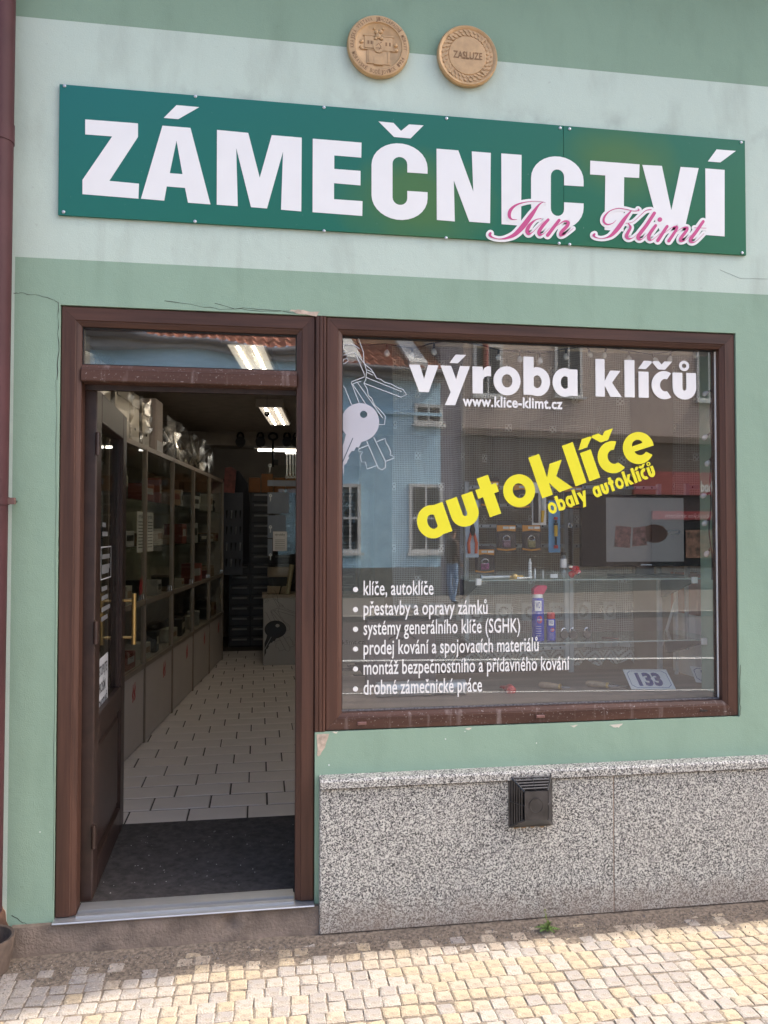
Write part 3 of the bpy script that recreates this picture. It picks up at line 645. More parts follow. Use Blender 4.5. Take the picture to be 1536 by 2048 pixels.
LET.append(q((469,614),(550,620),(548,903),(470,897))); LET.append(bigC(1062, 1167, 313, 459, 1101.5, 1128, 339, 432, 370, 404, .058))
LET.append(q((825,643),(1022,658),(1020,712),(960,709),(958,926),(882,920),(885,702),(824,698))); LET.append(q((1033,660),(1111,664),(1149,842),(1186,668),(1258,673),(1197,938),(1104,931)))
LET.append(q((1285,674),(1362,680),(1362,946),(1286,940))); LET.append(q((1330,598),(1407,604),(1345,650),(1295,646)))
for L in LET:
    k_ = MB(); k_.prism(L, TS, .0001, .0012); k_.build('letter', M_white, sign)
JAN = [[(405,325,3),(350,325,14),(320,290,34),(332,225,36),(400,165,20),(520,132,7),(640,128,4),(715,140,3)], [(690,135,6),(640,170,20),(560,280,48),(470,400,56),(380,490,44),(290,530,24),(210,540,9),(140,525,14),(105,498,30),(112,478,28)],
 [(670,315,7),(610,330,12),(550,380,34),(515,445,42),(532,485,30),(575,465,8),(640,400,5),(700,340,4)], [(745,330,32),(690,390,38),(645,460,38),(655,495,26),(700,478,7),(760,420,4)], [(865,335,34),(740,498,40)], [(770,450,4),(850,390,5),(920,345,16),(965,358,32),(950,400,38),(890,465,38),(884,500,28),(930,492,7),(1020,425,4)]]
KLI = [[(350,290,4),(310,325,9),(250,338,17),(210,305,24),(222,245,22),(280,185,11),(370,155,9),(460,165,8),(550,185,7),(610,178,12),(600,160,8)], [(520,185,14),(450,270,40),(380,370,50),(310,450,38),(250,485,18),(180,498,6),(120,485,13),(95,462,28),(106,448,22)],
 [(750,170,10),(690,180,9),(620,240,7),(540,310,5),(460,325,5)], [(490,330,10),(515,370,26),(490,420,34),(468,470,40),(492,500,24),(540,490,7),(600,440,4)], [(785,210,38),(700,340,40),(610,460,42),(604,500,34),(640,508,10),(720,440,4)],
 [(800,350,34),(730,450,40),(724,505,32),(762,512,9),(850,440,4)], [(930,360,34),(825,520,40)], [(860,470,5),(960,390,6),(1020,362,18),(1040,385,30),(950,525,38)], [(980,470,5),(1080,390,6),(1140,370,20),(1158,395,32),(1090,490,38),(1084,525,28),(1130,522,7),(1200,460,4)],
 [(1340,305,34),(1260,420,38),(1195,510,38),(1212,540,24),(1260,528,7),(1350,440,4)], [(1240,375,5),(1375,380,4)]]
strokes = [[(960+x/5.486, 380+y/5.486, w/5.486) for x, y, w in smooth_pts(p)] for p in JAN] + [[(1170+x/5.689, 390+y/5.689, w/5.689) for x, y, w in smooth_pts(p)] for p in KLI]
dots = [(1170+847/5.689, 390+283/5.689, 26/5.689)]
for nm, ex, t, mm in (('script_outline', 4.8, .0022, M_white), ('script_name', 0.0, .0036, M_pink)):
    k_ = MB()
    for i, p in enumerate(strokes):
        if mm is M_pink: p = [(x, y, max(w-.2, .3)) for x, y, w in p]
        strip_into(k_, p, TS, .0011, t+.00002*i, extra=ex); discs_into(k_, [(p[0][0], p[0][1], p[0][2]/2+ex), (p[-1][0], p[-1][1], p[-1][2]/2+ex)], TS, .0011, t+.00002*i+.00001, n=12)
    discs_into(k_, [(x, y, r_+ex) for x, y, r_ in dots], TS, .0011, t+.0005); k_.build(nm, mm, sign)
for px, py in ((129, 172), (391, 193), (648, 215), (893, 237), (1120, 256), (1139, 258), (1482, 285), (127, 424), (390, 443), (648, 462), (892, 476), (1118, 487), (1139, 489), (1484, 506)):
    c = at(px, py, SB); MB().lathe([(.0065, -.0002), (.0062, -.0025), (.003, -.0045)], (c.x, SB, c.z), 10, 'y').build('screw', M_steel, sign, smooth=True)

# ================================================================== MEDALLIONS
M_tan = mat('cast_bronze_tan', (0.52, 0.335, 0.165), 0.42, 0.25, var=0.14, scale=30, bmp=0.2, bscale=80)
M_tand = mat('bronze_relief_shade', (0.24, 0.135, 0.06), 0.6, 0.1, var=0.2, scale=40)  # darker tan stands in for carved shade on flat letters and relief lines
def medal(px, py, label):
    c = at(px, py, -.02); t = thing('medallion', label, 'medallion', (c.x, 0, c.z)); return t, c
def TM(u, v, t): return Vector((u, -t, v))
t, c = medal(757, 93, 'round tan medallion with a castle crest and rim lettering, left of the pair'); Rm = .1285
MB().lathe([(Rm*.97, -.001), (Rm, -.006), (Rm, -.020), (Rm*.965, -.026), (Rm*.93, -.027), (Rm*.76, -.027), (Rm*.745, -.023), (Rm*.72, -.021), (.001, -.0215)], (0, 0, 0), 64, 'y').build('disc', M_tan, t, smooth=True)
def arc_text(mb, s, r_, a_mid, span, out, hgt, t):
    n_ = len(s)
    for i, ch in enumerate(s):
        if ch == ' ': continue
        an = R(a_mid + (span/2-span*(i+.5)/n_ if out else -span/2+span*(i+.5)/n_)); w = r_*R(span)/n_*.8
        e = Vector((math.sin(an), 0, -math.cos(an)))*1 if out else Vector((-math.sin(an), 0, math.cos(an))); up = Vector((math.cos(an), 0, math.sin(an)))*(1 if out else -1); o = Vector((math.cos(an)*r_, 0, math.sin(an)*r_))
        text_into(mb, ch, lambda u, v, tt: o+e*(u-w/2)+up*(v-hgt*.35)+Vector((0, -tt, 0)), t, w, hgt, .012)
k_ = MB(); arc_text(k_, 'KRAJSKÁ VÝSTAVA JIHOZÁPADNÍ MORAVY', Rm*.855, 92, 196, True, .022, .0275); arc_text(k_, 'MORAVSKÉ BUDĚJOVICE 1924', Rm*.855, 268, 140, False, .022, .0275); k_.build('rim_lettering', M_tand, t)
k_ = MB(); e = Rm*.72
for (x0, x1, z0, z1, th) in ((-.62, -.22, -.12, .42, .0245), (.20, .62, -.16, .42, .0245), (-.66, -.18, .42, .48, .026), (.18, .66, .42, .48, .026), (-.52, .52, -.80, -.2, .0235), (-.78, .72, -.20, -.16, .0255), (-.45, -.41, -.72, -.2, .0262), (.41, .45, -.72, -.2, .0262)):
    k_.box(x0*e, x1*e, -th, -.020, z0*e, z1*e)
k_.prism([ell(0, -.02*e, .24*e, .30*e, 180, 360, 14)+[(.24*e, .22*e), (-.24*e, .22*e)]], TM, .0215, .0275)
k_.prism([[(-.2*e, -.84*e), (.2*e, -.84*e)]+ell(0, -.52*e, .2*e, .18*e, 0, 180, 10)], TM, .0215, .0258)
for x, z, r_ in ((-.1, .62, .1), (.08, .66, .11), (-.02, .45, .14), (.12, .36, .1), (-.14, .33, .09), (-.75, .15, .1), (.76, .1, .1), (-.78, -.1, .08), (.78, -.12, .09), (.2, .78, .06), (-.2, .76, .06)):
    k_.lathe([(r_*e, -.0205), (r_*.8*e, -.0255), (r_*.3*e, -.0275)], (x*e, 0, z*e), 10, 'y')
k_.build('castle_relief', M_tan, t); k_ = MB()
for x0, x1, z0, z1 in ((-.50, -.42, .05, .2), (-.36, -.28, .05, .2), (.30, .38, .02, .18), (.46, .54, .02, .18)): k_.box(x0*e, x1*e, -.0249, -.0244, z0*e, z1*e)
for p in ([(-.12, -.02), (0, .1), (.1, -.05), (0, -.2)], [(.05, .1), (.14, .16)], [(-.14, -.12), (.12, -.12)]): strip_into(k_, [(a_*e, b_*e) for a_, b_ in p], TM, .0274, .0282, wdef=.0022)
k_.build('relief_shadow_line', M_tand, t)
t, c = medal(935, 112, 'round tan medallion with a wreath and one word in its centre, right of the pair'); Rm = .128
MB().lathe([(Rm*.97, -.001), (Rm, -.006), (Rm, -.022), (Rm*.96, -.028), (Rm*.90, -.027), (Rm*.86, -.022), (Rm*.64, -.0215), (Rm*.62, -.0245), (Rm*.56, -.025), (.001, -.0225)], (0, 0, 0), 64, 'y').build('disc', M_tan, t, smooth=True)
k_ = MB(); wr = random.Random(4)
for i in range(64):
    an = 2*math.pi*i/64; rr = Rm*(.75+.055*(1 if i % 2 else -1)); k_.prism([[(math.cos(an)*rr+x*math.cos(an+.9)-y*math.sin(an+.9), math.sin(an)*rr+x*math.sin(an+.9)+y*math.cos(an+.9)) for x, y in ell(0, 0, .0095*wr.uniform(.8, 1.2), .0042, n=8)]], TM, .0212, .0245+.0004*(i % 3))
k_.build('wreath_relief', M_tan, t)
for i in range(4):
    k_ = MB(); an = R(45+90*i); k_.prism([[(math.cos(an)*Rm*r_-math.sin(an)*w_, math.sin(an)*Rm*r_+math.cos(an)*w_) for r_, w_ in ((.66, -.004), (.86, -.004), (.86, .004), (.66, .004))]], TM, .0212, .0268); k_.build('wreath_tie', M_tan, t)
k_ = MB(); text_into(k_, 'ZASLUZE', lambda u, v, tt: Vector((-.062+u, -tt, -.014+v)), .0252, .124, .042, .014); k_.build('raised_word', M_tand, t)

# ================================================================== VENT COWL
c = at(1065, 1601, -.06); vent = thing('vent_cowl', 'black louvred gas vent cowl projecting from the granite plinth', 'vent', (c.x-.005, -.0455, c.z))
M_vent = mat('weathered_black_plastic', (0.045, 0.042, 0.042), 0.3, var=0.45, scale=18)
hx, hz, fx, fz, D_ = .088, .103, .048, .056, .075
MB().box(-hx-.004, hx+.004, -.008, 0, -hz-.004, hz+.004).build('back_plate', M_vent, vent)
k_ = MB().box(-fx, fx, -D_, -D_+.006, -fz, fz); k_.lathe([(.030, -D_-.0008), (.030, -D_-.003), (.027, -D_-.003), (.026, -D_-.0003)], (0, 0, 0), 24, 'y'); k_.build('front_plate', M_vent, vent)
def lerp(a, b, t): return a+(b-a)*t
cs = [((-hx, -hz), (-fx, -fz)), ((hx, -hz), (fx, -fz)), ((hx, hz), (fx, fz)), ((-hx, hz), (-fx, fz))]
for (A, B) in cs: MB().tube([(A[0], -.008, A[1]), (B[0], -D_+.003, B[1])], .004, 6).build('corner_rib', M_vent, vent)
for i in range(4):
    (A0, B0), (A1, B1) = cs[i], cs[(i+1) % 4]
    if i == 0:
        MB().add([(A0[0], -.008, A0[1]), (A1[0], -.008, A1[1]), (B1[0], -D_+.002, B1[1]), (B0[0], -D_+.002, B0[1])], [(0, 1, 2, 3)]).build('lower_face', M_vent, vent, recalc=False); continue
    for k in range(1, 6):
        t_ = k/6; p = [lerp(A0[0], B0[0], t_), lerp(A0[1], B0[1], t_)]; q2 = [lerp(A1[0], B1[0], t_), lerp(A1[1], B1[1], t_)]; y = lerp(-.008, -D_+.003, t_)
        MB().tube([(p[0], y, p[1]), (q2[0], y, q2[1])], .0034, 4).build('louvre_slat', M_vent, vent)
    m0 = ((A0[0]+A1[0])/2, (A0[1]+A1[1])/2); m1 = ((B0[0]+B1[0])/2, (B0[1]+B1[1])/2); MB().tube([(m0[0], -.009, m0[1]), (m1[0], -D_+.002, m1[1])], .0028, 4).build('louvre_brace', M_vent, vent)
MB().box(-fx+.002, fx-.002, -D_+.012, -.0085, -fz+.002, fz-.002).build('inner_duct', M_black, vent)
k_ = MB()
for i, (x, z) in enumerate(((-.06, -.104), (-.03, -.106), (.01, -.105), (.05, -.106))): k_.prism([[(x+.012*math.cos(a_)*wr.uniform(.7, 1.2), z-.006+.005*math.sin(a_)*wr.uniform(.6, 1.2)) for a_ in [j*.628 for j in range(10)]]], lambda u, v, tt: Vector((u, -tt, v)), .0003, .0008+.00005*i)
k_.build('rust_stain', mat('rust_stain', (.24, .16, .09), .95, var=.4, scale=60), vent)

# ================================================================== DOWNPIPE, GULLY, WEED
M_pipe = mat('maroon_pipe_paint', (0.066, 0.024, 0.027), 0.6, spec=0.3, var=0.2, scale=5)
pr = .052; a, b = at(31, 0, -.085), at(5, 1700, -.085)
pipe = thing('downpipe', 'dark maroon rain downpipe at the left edge of the facade', 'downpipe')
k = (b.x-a.x)/(b.z-a.z); xz = lambda z: a.x+(z-a.z)*k-pr
MB().tube([(xz(z), -.085, z) for z in (.20, 1.0, 2.2, 3.2, 4.29)], pr, 28).build('pipe', M_pipe, pipe, smooth=True)
MB().tube([(xz(3.03), -.085, 3.02), (xz(3.03), -.085, 3.09)], pr+.003, 28).build('pipe_joint', M_pipe, pipe, smooth=True)
z = at(20, 1002, -.085).z; MB().tube([(xz(z), -.085, z-.014), (xz(z), -.085, z+.014)], pr+.004, 28).build('bracket_band', M_pipe, pipe, smooth=True)
MB().box(xz(z)+pr, xz(z)+pr+.026, -.096, -.078, z-.012, z+.012).build('bracket_lug', mat('rusty_bracket', (.16, .09, .075), .6, var=.3), pipe)
MB().tube([(xz(z)+pr+.014, -.085, z), (xz(z)+pr+.01, -.02, z), (xz(z)+pr, .004, z)], .005, 8).build('bracket_pin', M_iron, pipe)
g0 = onz(5, 1890, .1); gul = thing('drain_gully', 'small rusty clay drain pot under the downpipe', 'gully', (g0.x-.06, -.10, 0))
M_clay = mat('rusty_clay', (.10, .072, .056), .9, var=.35, scale=25, bmp=.5, bscale=70)
MB().lathe([(.070, -.005), (.084, .05), (.092, .115), (.090, .121), (.080, .119), (.068, .04), (.02, .02)], (0, 0, 0), 28).build('pot', M_clay, gul, smooth=True)
MB().lathe([(.0665, .022), (.0660, .027)], (0, 0, 0), 20).build('dark_bottom', M_black, gul)
bb = MB(); blob(bb, [(-40, 1800), (2, 1802), (10, 1822), (16, 1852), (22, 1880), (16, 1905), (-40, 1910)], -.004, .004, jit=2.0, seed=6); bb.build('plaster_break', mat('old_brickwork', (.22, .12, .075), .95, var=.45, scale=22, bmp=.8, bscale=60), bld)
w0 = onz(1092, 1858, 0.0); weed = thing('weed', 'small green weed growing at the foot of the granite plinth', 'plant', (w0.x, w0.y-.012, -.002))
M_leaf = [mat('leaf_green', (0.10, 0.17, 0.035), .6, var=.3, scale=60), mat('leaf_pale', (0.22, 0.28, 0.07), .6, var=.3, scale=60)]
wr = random.Random(8)
def weed_leaf(a, L_, up, m):
    k_ = MB(); n_ = 11; d = Vector((math.cos(a), math.sin(a), 0)); s = Vector((-math.sin(a), math.cos(a), 0)); mid = []
    for i in range(n_):
        t_ = i/(n_-1); w = L_*.17*math.sin(math.pi*min(1, t_*.92+.06))**.8*(1.25 if i % 2 else .45); p = d*L_*t_*math.cos(up)+Vector((0, 0, L_*(math.sin(up)*t_-.35*t_*t_)+.006)); mid.append((p+s*w+Vector((0, 0, .002)), p, p-s*w+Vector((0, 0, .002))))
    k_.add([q for r_ in mid for q in r_], [(3*i+a_, 3*i+3+a_, 3*i+4+a_, 3*i+1+a_) for i in range(n_-1) for a_ in (0, 1)]); return k_.build('leaf', m, weed, recalc=False)
for i in range(13): weed_leaf(i*2*math.pi/13+wr.uniform(-.2, .2), wr.uniform(.035, .056), wr.uniform(.25, .7), M_leaf[0])
for i in range(6): weed_leaf(wr.uniform(0, 6.28), wr.uniform(.035, .055), wr.uniform(1.05, 1.4), M_leaf[1])
MB().tube([(0, 0, -.005), (.004, .004, .03), (-.006, .008, .075)], [.0022, .0018, .001], 6).build('stem', M_leaf[1], weed)
for i in range(5): weed_leaf(wr.uniform(0, 6.28), .022, 1.2, M_leaf[1]).location = (-.005, .008, .03+.009*i)

# ================================================================== SHOP DOOR (open, swung inwards against the cabinet)
door = thing('shop_door', 'dark brown half glazed shop door standing open into the shop', 'door', (-.706, .118, .128), R(91.2))
# local: u (x) from hinge to free edge, y<0 is the street face, z up from the sill
LW, LH, TH = .835, 2.025, .062
def dpart(name, x0, x1, y0, y1, z0, z1, m, c=.004): return MB().cbox(x0, x1, y0, y1, z0, z1, c).build(name, m, door)
dpart('stile', 0, .115, -TH, 0, 0, LH, M_dk); dpart('stile', LW-.115, LW, -TH, 0, 0, LH, M_dk)
dpart('rail', .1155, LW-.1155, -TH, 0, LH-.125, LH, M_dk); dpart('rail', .1155, LW-.1155, -TH, 0, .60, .70, M_dk); dpart('rail', .1155, LW-.1155, -TH, 0, 0, .12, M_dk)
p_ = dpart('lower_panel', .1155, LW-.1155, -TH+.018, -.012, .1205, .5995, M_dk); dpart('panel_moulding', .15, LW-.15, -TH+.008, -TH+.0178, .155, .565, M_dk, .008)
MB().box(.1155, LW-.1155, -.036, -.030, .7005, LH-.1255).build('door_pane', M_iglass, door)
for a_, b_, c_, d_ in ((.1155, .128, .7005, LH-.1255), (LW-.128, LW-.1155, .7005, LH-.1255)): MB().box(a_, b_, -.050, -.0365, c_, d_).build('glazing_bead', M_dk, door)
for z in (.25, 1.05, 1.8): MB().tube([(-.006, -TH-.004, z-.045), (-.006, -TH-.004, z+.045)], .009, 10).build('hinge', M_dk, door, smooth=True)
h = MB().tube([(LW-.05, -TH-.048, .895), (LW-.05, -TH-.048, 1.145)], .0115, 14); h.build('pull_handle', M_brass, door, smooth=True)
for z in (.93, 1.11): MB().tube([(LW-.05, -TH, z), (LW-.05, -TH-.04, z)], .007, 8).build('handle_stud', M_brass, door)
MB().tube([(LW-.05, .002, 1.04), (LW-.05, .05, 1.04), (LW-.06, .058, 1.04), (LW-.17, .058, 1.038)], .008, 10).build('lever_handle', M_brass, door, smooth=True)
MB().lathe([(.02, 0), (.02, .006), (.008, .008)], (LW-.05, 0, .98), 14, 'y').build('lock_cylinder', M_brass, door)
DT = lambda u, v, t: Vector((u, -.0365-t, v))
pz = MB().box(.19, .47, -.0385, -.0367, .66, .905); pz.build('notice_sheet', M_paper, door)
for i, s in enumerate(('VSTUPUJTE', 'PROSÍM', 'JEDNOTLIVĚ')):
    k_ = MB(); text_into(k_, s, lambda u, v, t: Vector((.215+(.02 if i == 1 else 0)+u, -.0390, .83-.073*i+v)), 0, (.23, .17, .23)[i], .06, .02); k_.build('notice_lettering', M_ink, door)
k_ = MB()                                                     # small white vinyl block on the door pane (opening hours, too small to read)
for z, w in ((1.47, .09), (1.43, .14), (1.33, .20), (1.285, .20), (1.265, .18), (1.19, .14), (1.15, .16), (1.10, .22), (1.06, .16)): k_.box(.30, .30+w, -.0372, -.0368, z, z+.020)
k_.build('vinyl_block', mat('door_vinyl', (.34, .34, .34), .5), door)
k_ = MB(); [k_.box(*q, -.0372, -.0368, *w) for q, w in (((.27, .275), (1.24, 1.385)), ((.535, .54), (1.24, 1.385)), ((.2752, .5348), (1.24, 1.245)), ((.2752, .5348), (1.38, 1.385)))]; k_.build('vinyl_frame', M_paper, door)
MB().box(.20, .235, -.0372, -.0368, 1.66, 1.80).build('vinyl_strip', M_paper, door)

# ================================================================== INTERIOR
FZ = .118
fl = MB().box(-1.75, 2.9, .096, 8.4, -.02, FZ-.005); floor = tag(fl.build('floor', mat('tile_joint', (.06, .052, .046), .9)), kind='structure')
M_tile = mat('beige_floor_tile', (.62, .575, .545), .38, var=.08, scale=3)
tr = random.Random(2); tm = []
for k in range(4):
    b_ = MB(); w, d = .2972-.0010*k, .1905-.0008*k; b_.add([(-w/2, -d/2, 0), (w/2, -d/2, 0), (w/2, d/2, 0), (-w/2, d/2, 0), (-w/2+.003, -d/2+.003, .004), (w/2-.003, -d/2+.003, .004), (w/2-.003, d/2-.003, .004), (-w/2+.003, d/2-.003, .004)], [(4,5,6,7),(0,1,5,4),(1,2,6,5),(2,3,7,6),(3,0,4,7)])
    me = bpy.data.meshes.new('floor_tile'); me.from_pydata(b_.v, [], b_.f); me.materials.append(M_tile); tm.append(me)
for r_ in range(40):
    y = .97+.203*(r_+.5)
    for k in range(7):
        x = -1.12+.304*k+(.1013*r_) % .304
        if x > .95 or y > 6.9: continue
        o = bpy.data.objects.new('floor_tile', tm[tr.randrange(4)]); C.objects.link(o); o.parent = floor; o.location = (x, y, FZ-.0045+tr.uniform(-.0004, .0004)); o.rotation_euler = (tr.uniform(-.002, .002), tr.uniform(-.002, .002), 0)
cl = MB().box(-1.75, 2.9, .02, 8.4, 2.76, 3.0); tag(cl.build('ceiling', mat('ceiling_paint', (.42, .38, .33), .9)), kind='structure')
M_iw = mat('dim_interior_wall', (.38, .33, .28), .9, var=.15, scale=2)
tag(MB().box(-1.749, -1.70, .02, 8.39, -.02, 2.759).build('wall_left', M_iw), kind='structure'); tag(MB().box(2.85, 2.899, .02, 8.39, -.02, 2.759).build('wall_right', M_iw), kind='structure')
tag(MB().box(-1.699, 2.849, 8.30, 8.39, -.02, 2.759).build('wall_back', M_iw), kind='structure')
lin = MB().box(-1.699, 2.849, 6.35, 6.55, 2.60, 2.759); lin.box(1.2, 2.849, 6.35, 6.55, -.02, 2.5995); tag(lin.build('wall_lintel', mat('lintel_paint', (.36, .32, .27), .9)), kind='structure')
# doormat with ribs
matt = thing('doormat', 'black ribbed doormat just inside the open door', 'doormat', (-.25, .53, FZ-.004))
M_mat = mat('black_rubber', (.062, .054, .049), .85, var=.4, scale=30, bmp=.6, bscale=140, bdist=.004)
MB().box(-.46, .47, -.43, .44, 0, .008).build('backing', M_mat, matt)
k_ = MB(); y = -.425
while y < .435: k_.box(-.455, .465, y, y+.007, .0082, .0125); y += .0125
o = k_.build('rib_field', M_mat, matt); o['kind'] = 'stuff'
k_ = MB(); g_ = random.Random(31)
for _ in range(70):
    x, y = g_.uniform(-.44, .44), g_.uniform(-.42, .3); s0 = g_.uniform(.0012, .0032); k_.add([(x-s0, y-s0, .0128), (x+s0, y-s0*.4, .0128), (x, y+s0, .0128), (x, y, .0128+s0)], [(0, 1, 3), (1, 2, 3), (2, 0, 3)])
o = k_.build('crumb_litter', mat('crumb', (.5, .48, .44), .9), matt, recalc=False); o['kind'] = 'stuff'

# long glazed cabinet along the left
cd = Vector((.0915, .905, 0)); ca = math.atan2(cd.y, cd.x); CB = Vector((-.794, 2.58, FZ)); BL = cd.length
cab = thing('display_cabinet', 'long glazed display cabinet with pale lower panels along the left wall', 'cabinet', CB, ca)
M_post = mat('champagne_aluminium', (.29, .24, .19), .4, .4, var=.1); M_pan = mat('pale_laminate', (.50, .45, .41), .5, var=.05, scale=3)
for i in range(-2, 5): MB().cbox(i*BL-.012, i*BL+.012, -.014, .02, 0, 2.045, .003).build('post', M_post, cab)
for z in (.515, .955, 2.03): MB().box(-2*BL, 4*BL, -.010, .016, z, z+.032).build('rail', M_post, cab)
MB().box(-2*BL, 4*BL, .02, .50, 2.045, 2.062).build('top_board', M_pan, cab); MB().box(-2*BL, 4*BL, .5, .52, 0, 2.06).build('back_board', mat('dark_board', (.42, .38, .32), .7), cab); MB().box(4*BL+.016, 4*BL+.03, .0, .5, 0, 2.04).build('end_board', M_pan, cab)
for z in (.53, .96, 1.35, 1.68): MB().box(-2*BL, 4*BL, .03, .495, z-.004, z+.004).build('shelf', M_sglass if z > 1 else M_pan, cab)
M_logo = mat('red_logo_vinyl', (.42, .03, .03), .5)
LOGO = [[(0, 0, .2), (.25, .3, .5), (.05, .75, .55), (.25, 1.15, .5), (.2, 1.6, .25), (.32, 1.85, .1)], [(.75, .1, .2), (1.0, .45, .5), (.8, .9, .55), (1.0, 1.3, .5), (.95, 1.75, .25), (1.05, 2.0, .1)]]
for i in range(-2, 4):
    pn = MB().box(i*BL+.017, (i+1)*BL-.017, -.004, .012, .01, .514).build('lower_panel', M_pan, cab)
    k_ = MB()
    for p in LOGO: strip_into(k_, [(i*BL+.60+x*.06, .40+.062*y-.06, w*.05) for x, y, w in smooth_pts(p, 4)], lambda u, v, t: Vector((u, -t, v)), .0042, .0052)
    k_.build('logo_mark', M_logo, pn)
    MB().box(i*BL+.017, (i+1)*BL-.017, .0, .005, .548, .954).build('glass_door', M_iglass, cab); MB().box(i*BL+.017, (i+1)*BL-.017, .0, .005, .988, 2.029).build('glass_door', M_iglass, cab)
    MB().tube([((i+1)*BL-.05, -.008, .99), ((i+1)*BL-.05, -.008, 1.03)], .006, 6).build('knob', M_chrome, cab)
k_ = MB()
for p in LOGO: strip_into(k_, [(-.13+x*.06, 1.05+.062*y-.02, w*.05) for x, y, w in smooth_pts(p, 4)], lambda u, v, t: Vector((u, -t, v)), .0002, .0012)
k_.build('logo_mark', M_logo, cab)
def cpt(u, v, z): return CB+Matrix.Rotation(ca, 3, 'Z')@Vector((u, v, 0))+Vector((0, 0, z))
# goods inside the cabinet
gr_ = random.Random(14); gcol = [mat('box_cream', (.48, .45, .39), .8), mat('box_brown', (.30, .19, .12), .8), mat('box_red', (.20, .05, .04), .7), mat('box_grey', (.36, .36, .36), .7), mat('box_black', (.03, .03, .03), .6)]
names = ['cream', 'brown', 'red', 'grey', 'black']; shelfn = {.535: 'lowest', .965: 'second', 1.355: 'third', 1.685: 'top'}
ordn = ['first', 'second', 'third', 'fourth', 'fifth', 'sixth']
for z in (.535, .965, 1.355, 1.685):
    for i in range(-1, 4):
        for j in range(2):
            ci = gr_.randrange(5); w, d, hh = gr_.uniform(.10, .24), gr_.uniform(.1, .2), gr_.uniform(.08, .2); u = i*BL+.12+j*.42+gr_.uniform(0, .1)
            b = thing('goods_box', f'{names[ci]} carton, {shelfn[z]} shelf, {ordn[i+1]} cabinet bay from the door, {"nearer" if j == 0 else "farther"} one', 'carton', cpt(u, .04, z), ca+gr_.uniform(-.2, .2), 'cartons in the glazed cabinet')
            MB().cbox(0, w, 0, d, .004, hh, .004).build('body', gcol[ci], b); MB().box(w*.15, w*.85, -.0012, -.0002, hh*.4, hh*.75).build('front_label', gcol[(ci+1) % 5], b)
for j, (u, wd) in enumerate(((-.16, 'before'), (.10, 'behind'))):
    pn = thing('notice_reflection', f'notice reflection made as a white sheet, just {wd} the nearest post', 'notice reflection', cpt(u, .012, 1.32), ca); MB().box(0, .20, 0, .002, 0, .28).build('sheet', M_paper, pn)  # sheets stand in for the reflection of a notice in the cabinet glass
    k_ = MB(); [k_.box(.03, .17, -.0014, -.0004, z, z+.007) for z in [.03+.022*q for q in range(9)]]; text_into(k_, 'výrobky', lambda uu, vv, t: Vector((.03+uu, -.0014, .235+vv)), 0, .14, .045, .01); k_.build('print', mat('grey_ink', (.2, .2, .2), .7), pn)
def wrench(name, label, loc, L_=.26, m=M_chrome, rz=0):
    t = thing(name, label, 'wrench', loc, rz); k_ = MB()
    k_.prism([[(-.009, .03), (.009, .03), (.008, L_-.03), (-.008, L_-.03)]], lambda u, v, tt: Vector((u, tt, v-L_)), -.003, .003); k_.build('shank', m, t)
    k_ = MB(); k_.prism([[(x, z+L_-.02) for x, z in ((-.008, -.012), (.008, -.012), (.022, .004), (.022, .026), (.010, .036), (.010, .010), (-.010, .010), (-.010, .036), (-.022, .026), (-.022, .004))]], lambda u, v, tt: Vector((u, tt, v-L_)), -.005, .005); k_.build('open_jaw', m, t)
    k_ = MB(); k_.prism([ell(0, .016, .020, .020, n=16), ell(0, .016, .010, .010, n=8)], lambda u, v, tt: Vector((u, tt, v-L_)), -.005, .005); k_.build('ring_end', m, t); return t
w0 = wrench('wrench', 'bright steel spanner hanging inside the third cabinet bay', cpt(1.32*BL, .05, 1.93), .32, rz=ca)
w1 = dup(w0, cpt(2.25*BL, .05, 1.90), ca, 'steel spanner hanging inside the fourth cabinet bay')

# letterboxes in clear wrapping and other stock on top of the cabinet
M_lb = mat('stainless_letterbox', (.42, .40, .37), .35, .6, var=.12); M_lbw = mat('cream_letterbox', (.55, .50, .44), .5)
def letterbox(u, v, w, d, hh, m, label, wrap=True):
    t = thing('letterbox', label, 'letterbox', cpt(u, v, 1.946+FZ), ca); MB().cbox(0, w, 0, d, .0, hh, .006).build('body', m, t)
    MB().box(.02, w-.02, -.006, -.0005, hh*.72, hh*.90).build('flap', M_lb, t); MB().lathe([(.009, -.006), (.009, -.0005)], (w/2, 0, hh*.3), 10, 'y').build('lock', M_black, t)
    if wrap:
        g2 = random.Random(int(u*100)+5); k_ = MB(); nx, nz = 9, 9; vs = []
        ring = [(-.015, -.015), (w*.5, -.03), (w+.015, -.015), (w+.03, d*.5), (w+.015, d+.015), (w*.5, d+.02), (-.015, d+.015), (-.03, d*.5)]
        for z in [hh*1.08*i/nz for i in range(nz+1)]: vs += [(x+g2.uniform(-.014, .014), y+g2.uniform(-.014, .010), z+g2.uniform(-.008, .008)) for x, y in ring]
        k_.add(vs, [(8*i+j, 8*i+(j+1) % 8, 8*i+8+(j+1) % 8, 8*i+8+j) for i in range(nz) for j in range(8)]+[tuple(8*nz+j for j in range(8))]); k_.build('plastic_wrap', M_wrap, t, recalc=False)
    return t
letterbox(-1.30, .05, .30, .14, .40, M_lbw, 'cream letterbox in clear wrapping nearest the door on the cabinet')
letterbox(-.90, .06, .26, .12, .42, M_lb, 'steel letterbox in clear wrapping, second on the cabinet')
letterbox(-.56, .05, .32, .14, .37, M_lb, 'broad steel letterbox in clear wrapping, third on the cabinet')
letterbox(-.18, .06, .24, .12, .36, M_lb, 'narrow steel letterbox in crumpled wrapping, fourth on the cabinet')
letterbox(.12, .05, .20, .13, .33, M_lb, 'small steel letterbox in crumpled wrapping beside the white column')
